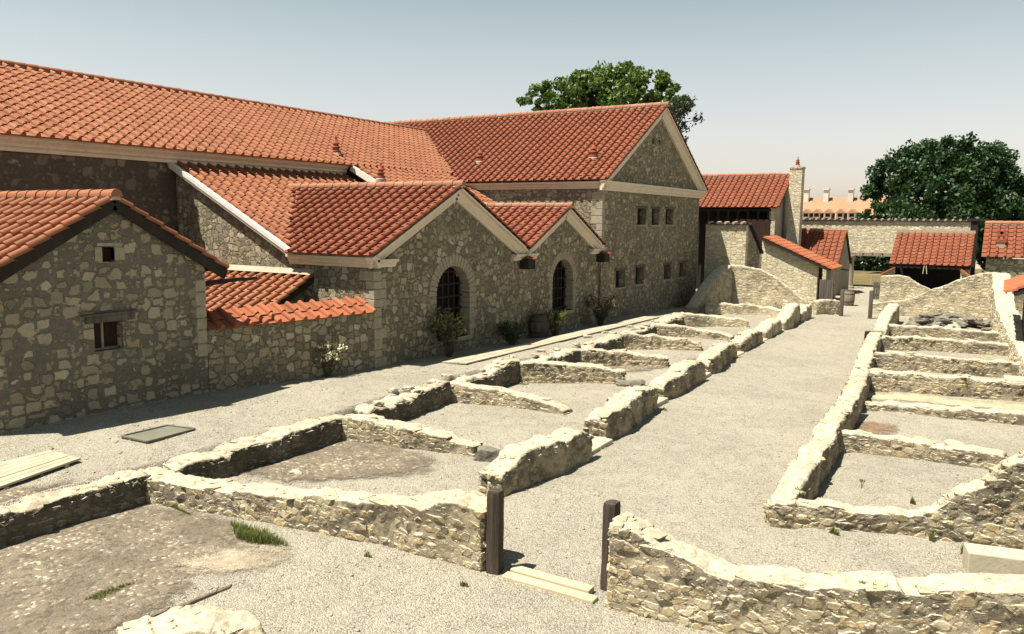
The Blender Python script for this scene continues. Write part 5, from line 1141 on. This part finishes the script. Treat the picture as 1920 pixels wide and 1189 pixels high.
def tuft(label, poly, n, hgt, seed):
    r = np.random.default_rng(seed); V = []; F = []; A = []
    for k in range(n):
        w = r.dirichlet(np.ones(len(poly)) * .6); p = sum(a * b for a, b in zip(w, [np.array(q) for q in poly])); x, y = p[0], p[1]; z = gz(x, y); a = r.uniform(0, 6.28); h_ = hgt * r.uniform(.35, 1.1); ln = r.uniform(.1, .6) * h_; s = .008
        d = np.array((math.cos(a), math.sin(a), 0)); e = np.array((-d[1], d[0], 0)) * s; b = np.array((x, y, z - .01)); o = len(V)
        V += [b - e, b + e, b + d * ln * .4 + ZP * h_ * .6 + e * .7, b + d * ln * .4 + ZP * h_ * .6 - e * .7, b + d * ln + ZP * h_]; F += [(o, o + 1, o + 2, o + 3), (o + 3, o + 2, o + 4)]; q = r.random(); A += [q, q]
    o = mesh('grass_tuft', V, F, M['grass'], None, (V[0][0], V[0][1], 0), A=A); return tag(o, label, 'grass')
tuft('thick green grass tuft at the foot of the long foreground wall', [G(432, 985), G(440, 1012), G(548, 1030), G(500, 1010), G(470, 1022)], 1500, .20, 1)
tuft('sparse grass at the foot of the foreground wall near its left corner', [G(300, 938), G(330, 955), G(358, 968)], 320, .09, 2)
tuft('sparse grass patch in the middle of the brown floor', [G(155, 1130), G(200, 1112), G(258, 1093), G(190, 1128)], 700, .08, 3)
tuft('thin grass below the retaining wall at the left edge', [G(65, 1008), G(85, 998), G(98, 996)], 160, .07, 4)
tuft('small weed before the front wall of the right cells', [G(1555, 1004), G(1572, 1010), G(1562, 1000)], 130, .12, 5)
tuft('small weed against the stepped wall below its curve', [G(1742, 1020), G(1750, 1024), G(1746, 1015)], 90, .20, 6)
tuft('small weed beside the pale cut stone block', [G(1800, 1045), G(1812, 1044), G(1806, 1036)], 110, .14, 7)
tuft('small weed in the gravel of the first right cell', [G(1612, 906), G(1622, 907), G(1615, 921)], 80, .06, 8)
tuft('weed at the inner foot of the curved wall in the first right cell', [G(1706, 950), G(1716, 953), G(1710, 944)], 130, .12, 9)

for i, (px, py, lb) in enumerate(((690, 1046, 'tiny weed at the foot of the foreground wall, halfway to the gate'), (1000, 905, 'tiny weed beside the first path wall stump'), (1245, 770, 'tiny weed beside the second path wall stump'), (1700, 848, 'tiny weed on the gravel beyond the nearest right cross wall'), (560, 727, 'tiny weed at the wall foot beside the flowering shrub'), (870, 1100, 'tiny weed in front of the left gate post'))):
    tuft(lb, [G(px - 7, py), G(px + 7, py + 2), G(px, py - 4)], 70, .09, 20 + i)
# ------------------------------------------------------------------ camera, sun, sky
cam = bpy.data.cameras.new('camera'); cam.sensor_width = 36; cam.lens = FPX / 1920 * 36; cam.clip_end = 5000; cam.clip_start = .1
co = bpy.data.objects.new('camera', cam); COL.objects.link(co); SC.camera = co
Mx = Matrix.Identity(4)
for i in range(3): Mx[i][0], Mx[i][1], Mx[i][2] = RM[i, 0], -RM[i, 1], -RM[i, 2]
Mx.translation = Vector(CAMP); co.matrix_world = Mx
EL = rad(66); hor = Vector((-.266, -.357)); hor.normalize(); SUNV = Vector((hor.x * math.cos(EL), hor.y * math.cos(EL), math.sin(EL)))
sun = bpy.data.lights.new('sun', 'SUN'); sun.energy = 5.0; sun.angle = rad(.5); sun.color = (1, .94, .82)
so = bpy.data.objects.new('sun', sun); COL.objects.link(so); so.rotation_euler = SUNV.to_track_quat('Z', 'Y').to_euler()
w = bpy.data.worlds.new('World'); SC.world = w; w.use_nodes = True; nt = w.node_tree; nt.nodes.clear()
sky = nt.nodes.new('ShaderNodeTexSky'); sky.sky_type = 'NISHITA'; sky.sun_disc = False; sky.sun_elevation = EL; sky.sun_rotation = math.atan2(SUNV.x, SUNV.y) % (2 * math.pi)
sky.altitude = 200; sky.air_density = 1.0; sky.dust_density = 2.0; sky.ozone_density = 1.0
hs = nt.nodes.new('ShaderNodeHueSaturation'); hs.inputs['Saturation'].default_value = .46; nt.links.new(sky.outputs[0], hs.inputs['Color'])
tc = nt.nodes.new('ShaderNodeTexCoord'); sp_ = nt.nodes.new('ShaderNodeSeparateXYZ'); nt.links.new(tc.outputs['Generated'], sp_.inputs[0])
hz = RAMP(nt, sp_.outputs[2], [(0.0, (2.4, 2.06, 1.84)), (.06, (1.98, 1.76, 1.58)), (.12, (1.70, 1.60, 1.45)), (.20, (1.45, 1.48, 1.34)), (.29, (1.08, 1.26, 1.14)), (.7, (.6, .7, .66))])
tint = MIX(nt, 1.0, hs.outputs[0], hz, 'MULTIPLY')
bg = nt.nodes.new('ShaderNodeBackground'); bg.inputs[1].default_value = .05; nt.links.new(tint, bg.inputs[0])
ow = nt.nodes.new('ShaderNodeOutputWorld'); nt.links.new(bg.outputs[0], ow.inputs[0])
SC.view_settings.view_transform = 'Standard'; SC.view_settings.look = 'None'; SC.view_settings.exposure = 1.08; SC.view_settings.gamma = 1
SC.cycles.max_bounces = 6; SC.cycles.diffuse_bounces = 1; SC.cycles.use_adaptive_sampling = True; SC.cycles.adaptive_threshold = .02
